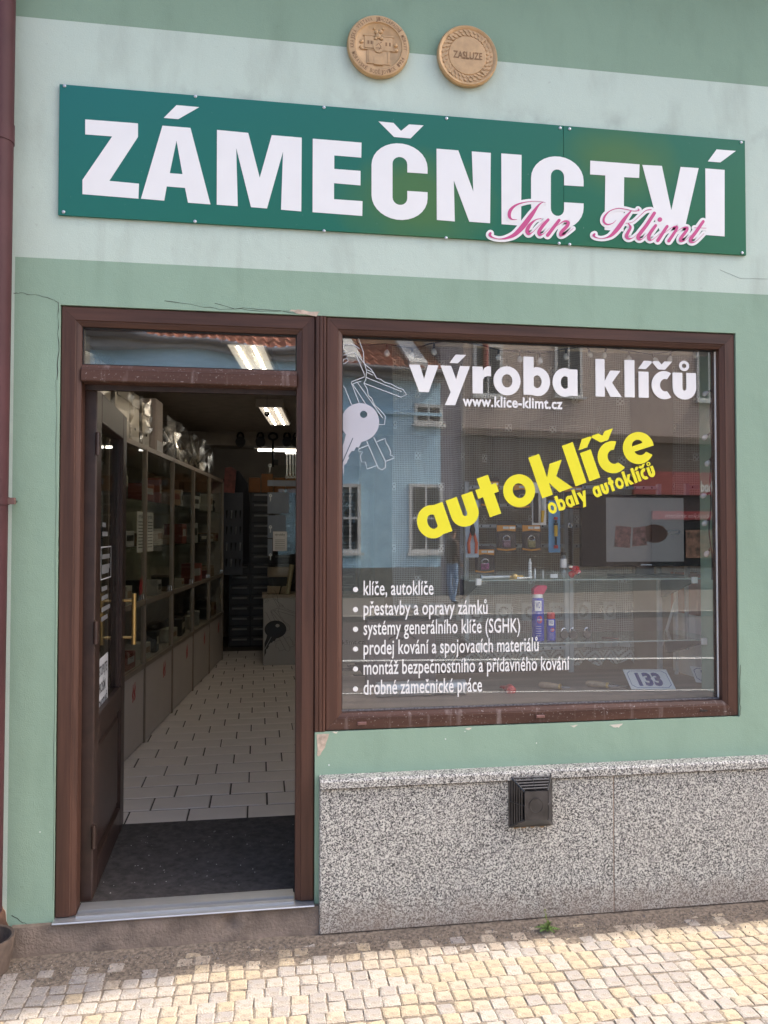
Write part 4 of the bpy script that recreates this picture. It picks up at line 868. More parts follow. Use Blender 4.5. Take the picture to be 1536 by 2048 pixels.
t = thing('white_cylinder_box', 'tall white carton standing on the cabinet past the letterboxes', 'carton', cpt(.52, .04, 2.064), ca); MB().cbox(0, .2, 0, .2, 0, .42, .012).build('body', mat('white_card', (.60, .52, .47), .7), t); MB().box(-.0, .2, -.001, -.0002, .02, .10).build('label_strip', M_paper, t)
g3 = random.Random(5)
for i in range(8):
    u = .95+.30*i; t = thing('hanging_stock', f'bagged steel fittings piled on the cabinet, {["first", "second", "third", "fourth", "fifth", "sixth", "seventh", "last"][i]} heap past the white carton', 'bag', cpt(u, .10, 2.064), ca, 'bagged fittings on the cabinet')
    for q in range(7):
        k_ = MB(); x, z = g3.uniform(-.11, .11), g3.uniform(.0, .2); an = g3.uniform(-.6, .6); L_ = g3.uniform(.10, .2); k_.tube([(x, g3.uniform(-.05, .1), z), (x+L_*math.sin(an), g3.uniform(-.05, .1), z+L_*math.cos(an))], [.018, .006], 6); k_.build('fitting', [M_steel, M_iron, M_chrome][g3.randrange(3)] if q else M_steel, t)
    k_ = MB(); vs = [(x*.15+g3.uniform(-.03, .03), y*.09+g3.uniform(-.02, .02)+.03, z) for z in (.0, .12, .24, .33) for x, y in ((-1, -1), (0, -1.3), (1, -1), (1.2, 0), (1, 1), (0, 1.2), (-1, 1), (-1.2, 0))]; k_.add(vs, [(8*i_+j, 8*i_+(j+1) % 8, 8*i_+8+(j+1) % 8, 8*i_+8+j) for i_ in range(3) for j in range(8)]); k_.build('plastic_bag', M_wrap, t, recalc=False)

# ceiling lamps
M_lamp = mat('lit_diffuser', (.5, .45, .38), .6, var=0, emit=((1.0, .86, .68), .17)); M_tube = mat('glowing_tube', (.9, .9, .9), .5, var=0, emit=((1.0, .88, .70), 15.0)); M_lh = mat('lamp_housing', (.40, .36, .31), .6)
def lamp(px0, px1, py, L_, label):
    a, b = onz(px0, py, 2.68), onz(px1, py, 2.68); w = b.x-a.x; t = thing('ceiling_lamp', label, 'lamp', (a.x, a.y, 2.68), R(-5.8))
    MB().box(-.015, w+.015, -.012, L_, .012, .0795).build('housing', M_lh, t); MB().cbox(-.03, w+.03, -.045, -.0125, .0, .0795, .01).build('end_cap', M_lh, t); MB().box(0, w/2-.003, 0, L_-.01, 0, .0115).build('diffuser', M_lamp, t); MB().box(w/2+.003, w, 0, L_-.01, 0, .0115).build('diffuser', M_lamp, t)
    for q in (.27, .73): MB().box(w*q-.006, w*q+.006, .03, L_-.04, -.004, -.0005).build('tube', M_tube, t)
lamp(518, 562, 815, 1.15, 'lit twin tube ceiling lamp seen through the open doorway'); lamp(455, 525, 690, 1.1, 'lit twin tube ceiling lamp seen through the transom pane')
a = at(516, 900, 6.7); t = thing('tube_lamp', 'lit tube lamp above the back shelves', 'lamp', (a.x, 6.7, a.z)); MB().tube([(0, 0, 0), (.75, 0, 0)], .016, 10).build('tube', mat('lit_tube', (.9, .9, .85), .5, var=0, emit=((1, .95, .85), 2.6)), t); MB().box(-.05, .8, -.02, .05, .018, .07).build('batten', M_lh, t)
# antique padlocks and a big key hung from the lintel
def padlock(px, py, label):
    c = at(px, py, 6.33); t = thing('padlock', label, 'padlock', (c.x, 6.345, c.z), 0, 'padlocks on the lintel'); k_ = MB(); k_.prism([ell(0, -.03, .058, .062, n=18)], lambda u, v, tt: Vector((u, -tt, v)), .0, .04); k_.build('body', M_iron, t, smooth=True)
    MB().tube([(.036*math.cos(R(q)), -.02, .02+.062*math.sin(R(q))) for q in range(0, 181, 15)], .011, 8).build('shackle', M_iron, t, smooth=True)
for px, lb in ((481, 'black iron padlock on the lintel, farthest left'), (521, 'black iron padlock on the lintel, left of the big key'), (574, 'black iron padlock on the lintel, right of the big key'), (593, 'black iron padlock on the lintel beside the door jamb')): padlock(px, 879, lb)
c = at(546, 873, 6.3); t = thing('giant_key', 'oversized black iron key hanging from the lintel', 'key', (c.x, 6.31, c.z)); k_ = MB(); k_.prism([ell(0, 0, .062, .05, n=20), ell(0, 0, .038, .028, n=14)], lambda u, v, tt: Vector((u, -tt, v)), 0, .02); k_.build('bow', M_iron, t)
MB().tube([(0, -.01, -.045), (0, -.01, -.36)], .013, 8).build('shank', M_iron, t); MB().box(.013, .06, -.018, -.002, -.34, -.27).build('bit', M_iron, t)
c = at(534, 833, 4.6); t = thing('pendant_ball', 'small black ball hanging on a thread below the ceiling lamp', 'pendant', (c.x, 2.6, c.z)); c2 = at(534, 828, 2.6); t.location = c2
MB().lathe([(.001, -.020), (.014, -.014), (.020, 0), (.014, .014), (.001, .020)], (0, 0, 0), 14).build('ball', M_black, t, smooth=True); MB().tube([(0, 0, .02), (0, 0, 2.755-c2.z)], .0012, 4).build('thread', M_black, t)

# counter
c0 = at(526, 1330, 5.72); ct = at(526, 1198, 5.72); zc = ct.z-FZ
cnt = thing('shop_counter', 'pale shop counter printed with a black key and key outlines', 'counter', (c0.x, 5.72, FZ))
M_cp = mat('counter_laminate', (.40, .40, .39), .5, var=.05, scale=3); MB().cbox(0, 1.35, 0, .55, 0, zc, .004).build('front_panel', M_cp, cnt); MB().box(-.01, 1.36, .12, .60, zc+.001, zc+.035).build('worktop', mat('worktop', (.36, .30, .24), .5), cnt)
S0 = zc/2048*1.02
key_art(cnt, lambda u, v, t: Vector((.008+u*.00049, -t, .02+(2110-v)*.00040)), .0004, M_black, mat('dark_line', (.06, .06, .06), .6, var=0), M_cp, 7)
k_ = MB(); k_.prism([ell(.43, .235, .045, .045), ell(.43, .235, .040, .040)], lambda u, v, t: Vector((u, -t, v)), .0004, .0010)
for p in ([(.39, .235), (.47, .235)], [(.43, .195), (.43, .275)], [(.415, .197), (.405, .235), (.415, .273)], [(.445, .197), (.455, .235), (.445, .273)]): strip_into(k_, p, lambda u, v, t: Vector((u, -t, v)), .0004, .0009, wdef=.004)
k_.build('globe_icon', M_black, cnt); k_ = MB().cbox(.385, .475, -.0012, -.0003, .075, .165, .0003); k_.build('social_icon', M_black, cnt); k_ = MB(); text_into(k_, 'f', lambda u, v, t: Vector((.42+u, -t, .078+v)), .0016, .036, .10, .03); k_.build('social_icon_letter', M_white, cnt)
k_ = MB(); text_into(k_, 'www.klice-klimt.cz', lambda u, v, t: Vector((.50+u, -t, .21+v)), .0008, .62, .07, .01); k_.build('print', M_black, cnt)
t = thing('cable_loop', 'black cable loop standing on the counter edge', 'cable', (c0.x+.28, 5.9, FZ+zc+.036)); MB().tube([(-.1, 0, .001), (-.08, 0, .09), (0, 0, .14), (.09, 0, .12), (.11, 0, .04), (.10, 0, 0)], .008, 8).build('cable', M_black, t, smooth=True)
# glazed screen on the counter with film squares, and goods behind it
scr = thing('counter_screen', 'clear screen on the counter with blue-grey film squares and a notice', 'screen', (c0.x+.05, 5.80, FZ+zc+.036)); MB().box(0, 1.2, 0, .006, 0, 1.45).build('pane', M_iglass, scr)
M_film = mat('blue_grey_film', (.17, .20, .25), .4, var=.1)
for px0, px1, py0, py1 in ((535, 600, 961, 972), (535, 578, 985, 1027), (535, 572, 1031, 1076), (535, 545, 1078, 1112)):
    a, b = at(px0, py1, 5.79), at(px1, py0, 5.79); o_ = scr.location; MB().box(a.x-o_.x, b.x-o_.x, -.0022, -.0004, a.z-o_.z, b.z-o_.z).build('film_square', M_film, scr)
def small_key(px, py, s):
    a = at(px, py, 5.785); o_ = scr.location; k_ = MB(); TT = lambda u, v, t: Vector((a.x-o_.x+u*s, -.0024-t, a.z-o_.z+v*s)); k_.prism([ell(0, 0, .02, .022, n=14), ell(0, .004, .006, .006, n=8)], TT, 0, .0006); k_.prism([[(-.006, -.02), (.007, -.02), (.007, -.05), (.002, -.07), (-.006, -.075)]], TT, 0, .0005); k_.build('key_decal', M_pale, scr)
for q in ((540, 931, 1.0), (541, 991, .9), (541, 1054, .9), (541, 1110, .8)): small_key(*q)
a, b = at(546, 1102, 5.78), at(574, 1063, 5.78); o_ = scr.location; MB().box(a.x-o_.x, b.x-o_.x, -.006, -.003, a.z-o_.z, b.z-o_.z).build('notice_sheet', M_paper, scr)
k_ = MB(); w = b.x-a.x; text_into(k_, 'výrobky', lambda u, v, t: Vector((a.x-o_.x+.12*w+u, -.0064, b.z-o_.z-.045+v)), 0, w*.75, .035, .01); [k_.box(a.x-o_.x+.15*w, a.x-o_.x+.85*w, -.0066, -.0062, a.z-o_.z+z, a.z-o_.z+z+.005) for z in [.02+.02*q for q in range(6)]]; k_.build('notice_print', mat('grey_ink', (.2, .2, .2)), scr)
t = thing('wooden_box', 'light wooden tray propped on the counter behind the screen', 'tray', (at(535, 1160, 5.95).x, 5.95, FZ+zc+.036)); MB().cbox(0, .26, 0, .12, 0, .085, .01).build('body', mat('pale_wood', (.46, .36, .28), .6), t); MB().cbox(.0, .24, .02, .10, .19, .30, .004).build('upper_tray', mat('pale_wood', (.46,)*3), t); MB().box(.02, .22, .04, .06, .086, .189).build('riser', M_black, t)
t = thing('paper_roll', 'upright cream paper roll leaning beside the tray', 'roll', (at(575, 1150, 5.9).x, 5.9, FZ+zc+.036)); MB().tube([(0, 0, .0), (.05, .02, .33)], .028, 10).build('roll', mat('cream_paper', (.5, .43, .30), .8), t, smooth=True)
# back shelving with drawers and tool boards
M_dr = mat('dark_drawer', (.035, .035, .038), .45, var=.2); M_drf = mat('drawer_label', (.22, .22, .22), .6)
a = at(457, 1285, 7.2); b = at(620, 985, 7.2)
shv = thing('drawer_rack', 'tall black rack of small drawers at the back of the shop', 'rack', (a.x, 7.2, FZ)); W_ = b.x-a.x; MB().box(0, W_+.6, .02, .4, 0, b.z-FZ).build('carcass', M_black, shv)
nr, nc = 15, 6; hh = (b.z-FZ)/nr; ww = (W_+.6)/nc
for r_ in range(nr):
    for c_ in range(nc):
        d_ = MB().cbox(c_*ww+.012, (c_+1)*ww-.012, -.004, .0195, r_*hh+.012, (r_+1)*hh-.010, .004).build('drawer', M_dr, shv); MB().box(c_*ww+ww*.15, (c_+1)*ww-ww*.15, -.0058, -.0042, r_*hh+hh*.62, r_*hh+hh*.80).build('drawer_label', M_drf, d_)
a = at(446, 1150, 6.9); b = at(486, 985, 6.9); tb = thing('tool_board', 'dark board with hanging pliers at the end of the cabinet', 'tool board', (a.x, 6.9, a.z)); MB().box(0, b.x-a.x, 0, .02, 0, b.z-a.z).build('panel', mat('slate_panel', (.06, .065, .08), .5), tb)
for i in range(4):
    for j in range(4): MB().tube([(.04+i*.055, -.012, .10+j*.2), (.045+i*.055, -.012, .20+j*.2)], [.004, .012], 6).build('plier', [M_iron, M_steel, M_iron][(i+j) % 3], tb)
for i in range(6):
    a = at(574+i*6, 905, 6.8); dup(w0, (a.x, 6.8, a.z), 0, f'steel spanner in the row above the counter screen, {["leftmost", "second from left", "third from left", "fourth from left", "fifth from left", "rightmost"][i]}')
M_org = mat('orange_cardboard', (.22, .09, .03), .8); a = at(497, 985, 7.1); t = thing('cardboard_row', 'row of orange brown cartons on top of the drawer rack', 'cartons', (a.x, 7.22, a.z)); 
for i in range(6): MB().cbox(i*.16, i*.16+.15, 0, .2, 0, .2+.05*(i % 2), .004).build('carton', M_org, t)
a = at(426, 985, 6.35); t = thing('red_bag', 'reddish printed bag hanging at the far end of the cabinet', 'bag', (a.x+.12, 6.30, a.z)); k_ = MB(); k_.prism([[(0, 0), (.13, -.01), (.15, .26), (.09, .30), (.02, .28)]], lambda u, v, tt: Vector((u, -tt, v)), 0, .05); k_.build('bag', mat('red_print', (.20, .06, .05), .6, var=.4, scale=20), t)
t = thing('dark_garment', 'dark jacket hanging in the back doorway', 'jacket', (at(468, 960, 7.0).x, 7.0, 1.2)); k_ = MB(); vs = []
for i, (z, w) in enumerate(((0, .20), (.3, .19), (.7, .2), (1.0, .17), (1.15, .06))): vs += [(w*math.cos(q*math.pi/6)*(1+.08*math.sin(5*q)), .09*math.sin(q*math.pi/6), z) for q in range(12)]
k_.add(vs, [(12*i+j, 12*i+(j+1) % 12, 12*i+12+(j+1) % 12, 12*i+12+j) for i in range(4) for j in range(12)]); k_.build('cloth', mat('black_cloth', (.012, .012, .016), .9), t, smooth=True)

# ================================================================== WINDOW DISPLAY
def lace_mat():
    m, n, l, b = nodes('lace_net'); out = n['Material Output']; b.inputs['Base Color'].default_value = (.84, .84, .80, 1); b.inputs['Roughness'].default_value = .9
    uv = n.new('ShaderNodeUVMap'); sx = n.new('ShaderNodeSeparateXYZ'); l.new(uv.outputs[0], sx.inputs[0]); u, v = sx.outputs[0], sx.outputs[1]
    M = lambda op, a, b_=None: mth(n, l, op, a, b_)
    p = .0094; th = lambda c, w: M('LESS_THAN', M('MODULO', c, p), w)
    net = M('MAXIMUM', th(u, .0021), th(v, .0021))
    def motif(ou, ov, su, sv, half, hole, pitch):             # solid little squares with eyelets, spaced su x sv
        a = M('ABSOLUTE', M('SUBTRACT', M('MODULO', M('ADD', u, ou), su), su/2)); c = M('ABSOLUTE', M('SUBTRACT', M('MODULO', M('ADD', v, ov), sv), sv/2))
        sq = M('MULTIPLY', M('LESS_THAN', a, half), M('LESS_THAN', c, half))
        ey = M('MULTIPLY', M('LESS_THAN', M('ABSOLUTE', M('SUBTRACT', a, pitch)), hole), M('LESS_THAN', M('ABSOLUTE', M('SUBTRACT', c, pitch)), hole))
        ce = M('MULTIPLY', M('LESS_THAN', a, hole*.8), M('LESS_THAN', c, hole*1.3))
        return sq, M('MAXIMUM', ey, ce)
    s1, e1 = motif(0, 0, .29, .31, .019, .0040, .0105); s2, e2 = motif(.145, .155, .29, .31, .019, .0040, .0105)
    net = M('MAXIMUM', net, M('MAXIMUM', s1, s2)); net = M('MULTIPLY', net, M('SUBTRACT', 1.0, M('MAXIMUM', e1, e2)))
    # border: row of square medallions and a diamond-figured scalloped hem
    a = M('ABSOLUTE', M('SUBTRACT', M('MODULO', u, .17), .085)); c = M('ABSOLUTE', M('SUBTRACT', v, .30))
    rr = M('SQRT', M('ADD', M('POWER', a, 2.0), M('POWER', c, 2.0)))
    sq = M('MULTIPLY', M('LESS_THAN', a, .045), M('LESS_THAN', c, .045)); ring = M('MULTIPLY', M('GREATER_THAN', rr, .020), M('LESS_THAN', rr, .033))
    net = M('MAXIMUM', net, M('MULTIPLY', sq, M('SUBTRACT', 1.0, ring)))
    dm = M('MODULO', M('ADD', M('ABSOLUTE', M('SUBTRACT', M('MODULO', u, .11), .055)), v), .03)
    hem = M('MULTIPLY', M('LESS_THAN', v, .10), M('MAXIMUM', M('LESS_THAN', dm, .017), net)); bar = M('MULTIPLY', M('GREATER_THAN', v, .115), M('LESS_THAN', v, .135))
    net = M('MAXIMUM', M('MAXIMUM', net, hem), M('MULTIPLY', bar, M('GREATER_THAN', M('MODULO', u, .055), .005)))
    tr = n.new('ShaderNodeBsdfTransparent'); tl = n.new('ShaderNodeBsdfTranslucent'); tl.inputs[0].default_value = (.55, .55, .5, 1)
    m1 = n.new('ShaderNodeMixShader'); m1.inputs[0].default_value = .35; l.new(b.outputs[0], m1.inputs[1]); l.new(tl.outputs[0], m1.inputs[2])
    mx = n.new('ShaderNodeMixShader'); l.new(net, mx.inputs[0]); l.new(tr.outputs[0], mx.inputs[1]); l.new(m1.outputs[0], mx.inputs[2]); l.new(mx.outputs[0], out.inputs[0]); return m
M_lace = lace_mat(); NY = .74
def lace(px0, px1, ztop, zbot, label, ph, amp=.016):
    x0, x1 = at(px0, 1000, NY).x, at(px1, 1000, NY).x; nx = max(20, int((x1-x0)/.008)); nz = 12; k_ = MB(); vs = []; uvs = []
    for j in range(nz+1):
        for i in range(nx+1):
            s = (x1-x0)*i/nx; z = zbot+(ztop-zbot)*j/nz
            if j == 0: z -= .038*abs(math.sin(math.pi*s/.11))**.8
            fold = amp*(math.sin(s*38+ph)+.6*math.sin(s*71+ph*2.1))*(1-.25*j/nz)
            vs.append((x0+s+.004*math.sin(z*6+ph), NY+fold+.01*math.sin(z*2.1+ph), z)); uvs.append((s*1.18, z-zbot+.06))
    t = thing('lace_curtain', label, 'curtain', (x0, NY, zbot), 0, 'lace curtains in the shop window'); off = Vector((x0, NY, zbot))
    fs = [(j*(nx+1)+i, j*(nx+1)+i+1, (j+1)*(nx+1)+i+1, (j+1)*(nx+1)+i) for j in range(nz) for i in range(nx)]
    k_.add([Vector(v_)-off for v_ in vs], fs); o = k_.build('net', M_lace, t, smooth=True, recalc=False); ul = o.data.uv_layers.new(name='UVMap')
    for lp in o.data.loops: ul.data[lp.index].uv = uvs[lp.vertex_index]
    MB().tube([(-.02, 0, ztop-zbot+.005), (x1-x0+.02, 0, ztop-zbot+.005)], .007, 8).build('rod', M_white, t)
lace(786, 930, 2.55, .935, 'narrow lace net curtain behind the printed service list', 1.0); lace(922, 1262, 2.55, .93, 'wide lace net curtain behind the blister packs', 2.2); lace(1347, 1475, 2.55, .95, 'narrow lace net curtain at the right end of the window', .4)
bed = thing('display_bed', 'low brown display bed behind the shop window', 'display stand'); M_bed = mat('bed_board', (.26, .20, .16), .6, var=.25, scale=5, stretch=(.2, 2, 1))
MB().box(.232, 2.2, .088, .86, .825, .846).build('board', M_bed, bed); MB().box(.235, .262, .10, .85, FZ, .824).build('side_panel', M_bed, bed); MB().box(.27, 2.19, .80, .85, FZ, .8245).build('back_panel', M_bed, bed)
BZ = .8465
a, b = at(690, 700, .22), at(1440, 712, .22); t = thing('pelmet', 'cream pelmet strip behind the top of the shop window', 'pelmet', (.30, .22, b.z)); MB().cbox(0, 1.80, 0, .02, 0, 2.47-b.z, .003).build('board', mat('cream_board', (.52, .46, .36), .7, var=.05), t); MB().box(0, 1.80, .021, .05, 2.43-b.z, 2.47-b.z).build('batten', M_bed, t)
# perforated display racks
M_rack = mat('pale_rack_steel', (.52, .54, .55), .45, .3, var=.08)
def rack(px0, px1, py0, py1, rails, label, Y=.62):
    a, b = at(px0, py1, Y), at(px1, py0, Y); t = thing('display_rack', label, 'rack', (a.x, Y, a.z)); W_, H_ = b.x-a.x, b.z-a.z
    for x in (0, W_-.022): MB().cbox(x, x+.022, 0, .02, 0, H_, .002).build('upright', M_rack, t)
    for py in rails:
        z = at(px0, py, Y).z-a.z; r_ = MB().cbox(.0225, W_-.0225, .002, .016, z-.009, z+.009, .002).build('rail', M_rack, t); k_ = MB()
        for i in range(int(W_/.045)): k_.lathe([(.0045, -.0004), (.0045, .0012)], (.04+i*.045, .0015, z), 8, 'y')
        k_.build('hole_row', M_black, r_); r_.children[0]['kind'] = 'stuff'
rack(930, 1137, 965, 1345, (974, 1010, 1052, 1092, 1300), 'pale perforated steel rack behind the key fob packs'); rack(1140, 1323, 968, 1345, (974, 1052, 1092), 'pale perforated steel rack behind the television'); rack(1374, 1470, 968, 1300, (974, 1040), 'pale perforated steel rack at the right end of the display')
# blister packs
M_card = mat('dark_card', (.045, .042, .045), .5, var=.1); M_or = mat('orange_card', (.62, .28, .055), .5, var=.08); fobs = [mat('fob_purple', (.22, .13, .20), .5, var=.5, scale=90), mat('fob_olive', (.36, .34, .15), .5, var=.4, scale=80), mat('fob_multicolour', (.45, .10, .30), .5, var=.9, scale=60), mat('fob_brown', (.15, .08, .05), .5)]
PY = .52
def fobpack(px0, px1, py0, py1, fi, label):
    a, b = at(px0, py1, PY), at(px1, py0, PY); W_, H_ = b.x-a.x, b.z-a.z; t = thing('key_fob_pack', label, 'pack', (a.x, PY, a.z), 0, 'key fob packs'); T = lambda u, v, tt: Vector((u, -tt, v))
    k_ = MB(); k_.prism([[(.006, 0), (W_-.006, 0), (W_, .006), (W_, H_-.008), (W_-.008, H_), (.008, H_), (0, H_-.008), (0, .006)]], T, 0, .0012); k_.build('card', M_card, t)
    k_ = MB(); k_.prism([[(.002, H_*.66), (W_/2, H_*.70), (W_-.002, H_*.66), (W_-.002, H_*.86), (.002, H_*.86)]], T, .0013, .0018); k_.prism([[(.002, H_*.07), (W_/2, H_*.03), (W_-.002, H_*.07), (W_-.002, H_*.13), (W_/2, H_*.085), (.002, H_*.13)]], T, .0013, .0018); k_.build('orange_print', M_or, t)
    MB().box(W_*.33, W_*.62, -.0024, -.0019, H_*.745, H_*.82).build('maker_badge', M_steel, t); MB().box(W_*.66, W_*.95, -.0026, -.0019, H_*.745, H_*.82).build('price_label', M_paper, t)
    MB().cbox(W_*.30, W_*.70, -.010, -.002, H_*.14, H_*.38, .003).build('fob', fobs[fi], t)
    MB().tube([(W_*.5+W_*.17*math.cos(q*.524), -.007, H_*.44+H_*.085*math.sin(q*.524)) for q in range(13)], .0026, 6).build('ring', M_chrome, t, smooth=True)
    MB().cbox(W_*.10, W_*.90, -.016, -.0150, H_*.10, H_*.60, .0003).build('blister', M_blister, t)
fobpack(993, 1032, 1042, 1104, 0, 'black and orange key fob pack with a purple fob'); fobpack(1044, 1081, 1042, 1104, 1, 'black and orange key fob pack with an olive fob'); fobpack(950, 989, 1091, 1148, 2, 'black and orange key fob pack with a multicoloured fob, lowest'); fobpack(962, 998, 955, 1015, 3, 'key fob pack hidden behind the yellow letter t'); fobpack(1027, 1060, 962, 1018, 3, 'key fob pack seen through the yellow letter o'); fobpack(1128, 1164, 967, 1018, 3, 'key fob pack above the television corner')
M_clear = mat('pale_blue_card', (.45, .55, .66), .4, var=.15, scale=20); M_blue = mat('blue_card', (.16, .36, .60), .4, var=.2, scale=15); M_tool_o = mat('orange_grip', (.62, .12, .05), .45); M_tool_y = mat('yellow_grip', (.70, .42, .03), .45)
def toolpack(px0, px1, py0, py1, m, label):
    a, b = at(px0, py1, PY), at(px1, py0, PY); t = thing('tool_pack', label, 'pack', (a.x, PY, a.z)); W_, H_ = b.x-a.x, b.z-a.z; MB().cbox(0, W_, -.002, 0, 0, H_, .0008).build('card', m, t); return t, W_, H_
t, W_, H_ = toolpack(931, 957, 1000, 1115, M_clear, 'pale card with black and orange pliers')
for s in (-1, 1): MB().tube([(W_*.5+s*W_*.26, -.010, H_*.07), (W_*.5+s*W_*.30, -.010, H_*.25), (W_*.5+s*W_*.10, -.010, H_*.43)], [.0075, .008, .006], 8).build('grip', M_tool_o, t, smooth=True)
MB().tube([(W_*.5, -.010, H_*.38), (W_*.5, -.010, H_*.48), (W_*.5, -.010, H_*.62)], [.011, .014, .003], 8).build('jaws', M_iron, t, smooth=True)
t, W_, H_ = toolpack(1064, 1092, 965, 1050, M_paper, 'white card with a yellow cutter knife'); MB().cbox(W_*.08, W_*.42, -.012, -.0025, H_*.05, H_*.75, .003).build('knife_body', M_black, t); MB().tube([(W_*.66, -.010, H_*.06), (W_*.72, -.010, H_*.34)], [.007, .009], 8).build('grip', M_tool_y, t); MB().tube([(W_*.72, -.010, H_*.35), (W_*.66, -.010, H_*.9)], .005, 8).build('blade_tube', M_steel, t)
t, W_, H_ = toolpack(1097, 1120, 1001, 1105, M_blue, 'blue card with a black and yellow screwdriver'); 
for z0, z1, mm, r_ in ((.08, .14, M_red, .010), (.145, .30, M_iron, .005), (.31, .52, M_tool_y, .009), (.525, .56, M_black, .010), (.565, .62, M_iron, .006), (.63, .68, M_red, .009)): MB().tube([(W_*.55, -.013, H_*z0), (W_*.55, -.013, H_*z1)], r_, 10).build('screwdriver_section', mm, t, smooth=True)
a = at(1141, 1133, PY); b = at(1141, 1048, PY); t = thing('coiled_key_cord', 'black and white coiled key cord hanging beside the television', 'key cord', (a.x, PY, a.z)); H_ = b.z-a.z
MB().tube([(.009*math.cos(q*.7), .009*math.sin(q*.7), .002+q*H_/220) for q in range(200)], .0032, 5).build('coil', M_iron, t); MB().tube([(.010*math.cos(q*.524), 0, H_-.008+.012*math.sin(q*.524)) for q in range(13)], .002, 6).build('ring', M_chrome, t)
# glass shelves
def shelf(px0, px1, py, Y0_, Y1_, label, brackets):
    a, b = at(px0, py, Y0_), at(px1, py, Y0_); z = (a.z+b.z)/2; t = thing('glass_shelf', label, 'shelf', (a.x, Y0_, z)); W_ = b.x-a.x; D_ = Y1_-Y0_
    MB().box(0, W_, .0012, D_, -.006, 0).build('glass', M_sglass, t); MB().box(0, W_, 0, .001, -.006, 0).build('front_edge', M_gedge, t)
    for x in brackets:
        k_ = MB(); k_.prism([[(0, -.008), (D_, -.008), (D_, -.11), (D_-.02, -.11), (.03, -.028), (0, -.020)]], lambda u, v, tt: Vector((x*W_+tt, u, v)), 0, .016); k_.build('bracket', M_iron, t); MB().cbox(x*W_-.004, x*W_+.020, -.016, -.001, -.024, .006, .002).build('end_cap', M_white, t)
    return t, z
sh1, Z1 = shelf(938, 1402, 1158, .30, .60, 'upper glass shelf carrying the television and screws', (.03, .96)); sh2, Z2 = shelf(945, 1436, 1283, .26, .60, 'lower glass shelf carrying the blue spray cans', (.02, .93))
# television
a, b = at(1165, 1134, .42), at(1437, 991, .42); tv = thing('television', 'black flat television standing on the glass shelf', 'television', (a.x, .42, Z1)); W_, z0, z1 = b.x-a.x, a.z-Z1, b.z-Z1
MB().cbox(0, W_, 0, .035, z0, z1, .005).build('casing', mat('gloss_black', (.010, .010, .011), .12, var=0), tv)
MB().box(.012, W_-.012, -.0012, -.0002, z0+.022, z1-.012).build('screen', mat('dark_screen', (.012, .012, .014), .06, var=0), tv)
sx0, sx1 = at(1212, 1060, .42).x-a.x, at(1367, 1060, .42).x-a.x; MB().box(sx0, sx1, -.0022, -.0014, z0+.024, z1-.014).build('picture', mat('slide_grey', (.08, .078, .08), .12, var=.05, emit=((.30, .30, .32), .07)), tv)
T = lambda u, v, tt: Vector((sx0+u*(sx1-sx0), -tt, z0+v*(z1-z0)))
k_ = MB(); k_.prism([ell(.62, .46, .17, .13, n=20)], T, .0023, .0027); k_.build('picture_fob', mat('leather_brown', (.09, .045, .03), .3), tv); k_ = MB(); k_.prism([ell(.87, .48, .08, .035), ell(.87, .48, .066, .024)], T, .0023, .0027); k_.build('picture_ring', M_steel, tv)
k_ = MB(); k_.prism([[(.10, .28), (.30, .26), (.32, .55), (.12, .57)]], T, .0028, .0031); k_.prism([[(.33, .28), (.52, .30), (.50, .56), (.34, .54)]], T, .0028, .0032); k_.build('poster_reflection', mat('red_reflection_tint', (.17, .085, .08), .4, var=.8, scale=40), tv)  # reddish patches painted on the screen as a reflection of posters
MB().box(W_*.42, W_*.50, -.0015, -.0003, z0+.006, z0+.012).build('maker_mark', M_pale, tv)
MB().box(W_*.40, W_*.52, .005, .03, .012, z0-.001).build('stand_neck', M_black, tv); MB().cbox(W_*.24, W_*.68, -.08, .10, .001, .012, .003).build('stand_base', M_black, tv)
# small goods on the upper shelf
def anchor(px, H_, r_, label):
    c = at(px, 1155, .36); t = thing('wall_plug', label, 'wall plug', (c.x, .36, Z1+.0005)); pr_ = [(r_*.55, 0)]
    for i in range(6): pr_ += [(r_*(1-i*.05), H_*(.08+.13*i)), (r_*.6, H_*(.15+.13*i))]
    pr_ += [(r_*.12, H_)]; MB().lathe(pr_, (0, 0, 0), 10).build('plug', mat('white_nylon', (.8, .82, .82), .5), t, smooth=False); MB().lathe([(r_*.7, -.0002), (r_*.7, .003), (r_*.5, .004)], (0, 0, 0), 10).build('collar', mat('white_nylon', (.6,)*3), t)
anchor(1060, .095, .011, 'large white nylon wall plug standing on the upper shelf'); anchor(1070, .05, .006, 'medium white nylon wall plug standing on the upper shelf'); anchor(1086, .04, .0035, 'thin white nylon wall plug standing on the upper shelf')
def rod(px0, py0, px1, py1, r_, m, name, label, cat, Y=.34, z=None):
    a, b = at(px0, py0, Y), at(px1, py1, Y); a.z = b.z = (Z1 if z is None else z)+r_; t = thing(name, label, cat, (a.x, Y, a.z)); MB().tube([(0, 0, 0), (b.x-a.x, .03, 0)], r_, 10).build('shaft', m, t, smooth=True); MB().lathe([(r_*1.6, -.006), (r_*1.6, 0), (r_, .004)], (0, 0, 0), 10, 'x').build('head', m, t)
rod(964, 1153, 1022, 1153, .0085, M_steel, 'steel_anchor', 'steel tube anchor lying at the left end of the upper shelf', 'anchor'); rod(990, 1150, 1050, 1150, .006, M_brass, 'brass_rod', 'thin brass rod lying behind the steel anchor', 'rod', .42); rod(1036, 1152, 1068, 1152, .005, M_chrome, 'bolt', 'bright bolt with a red tip on the upper shelf', 'bolt', .33)
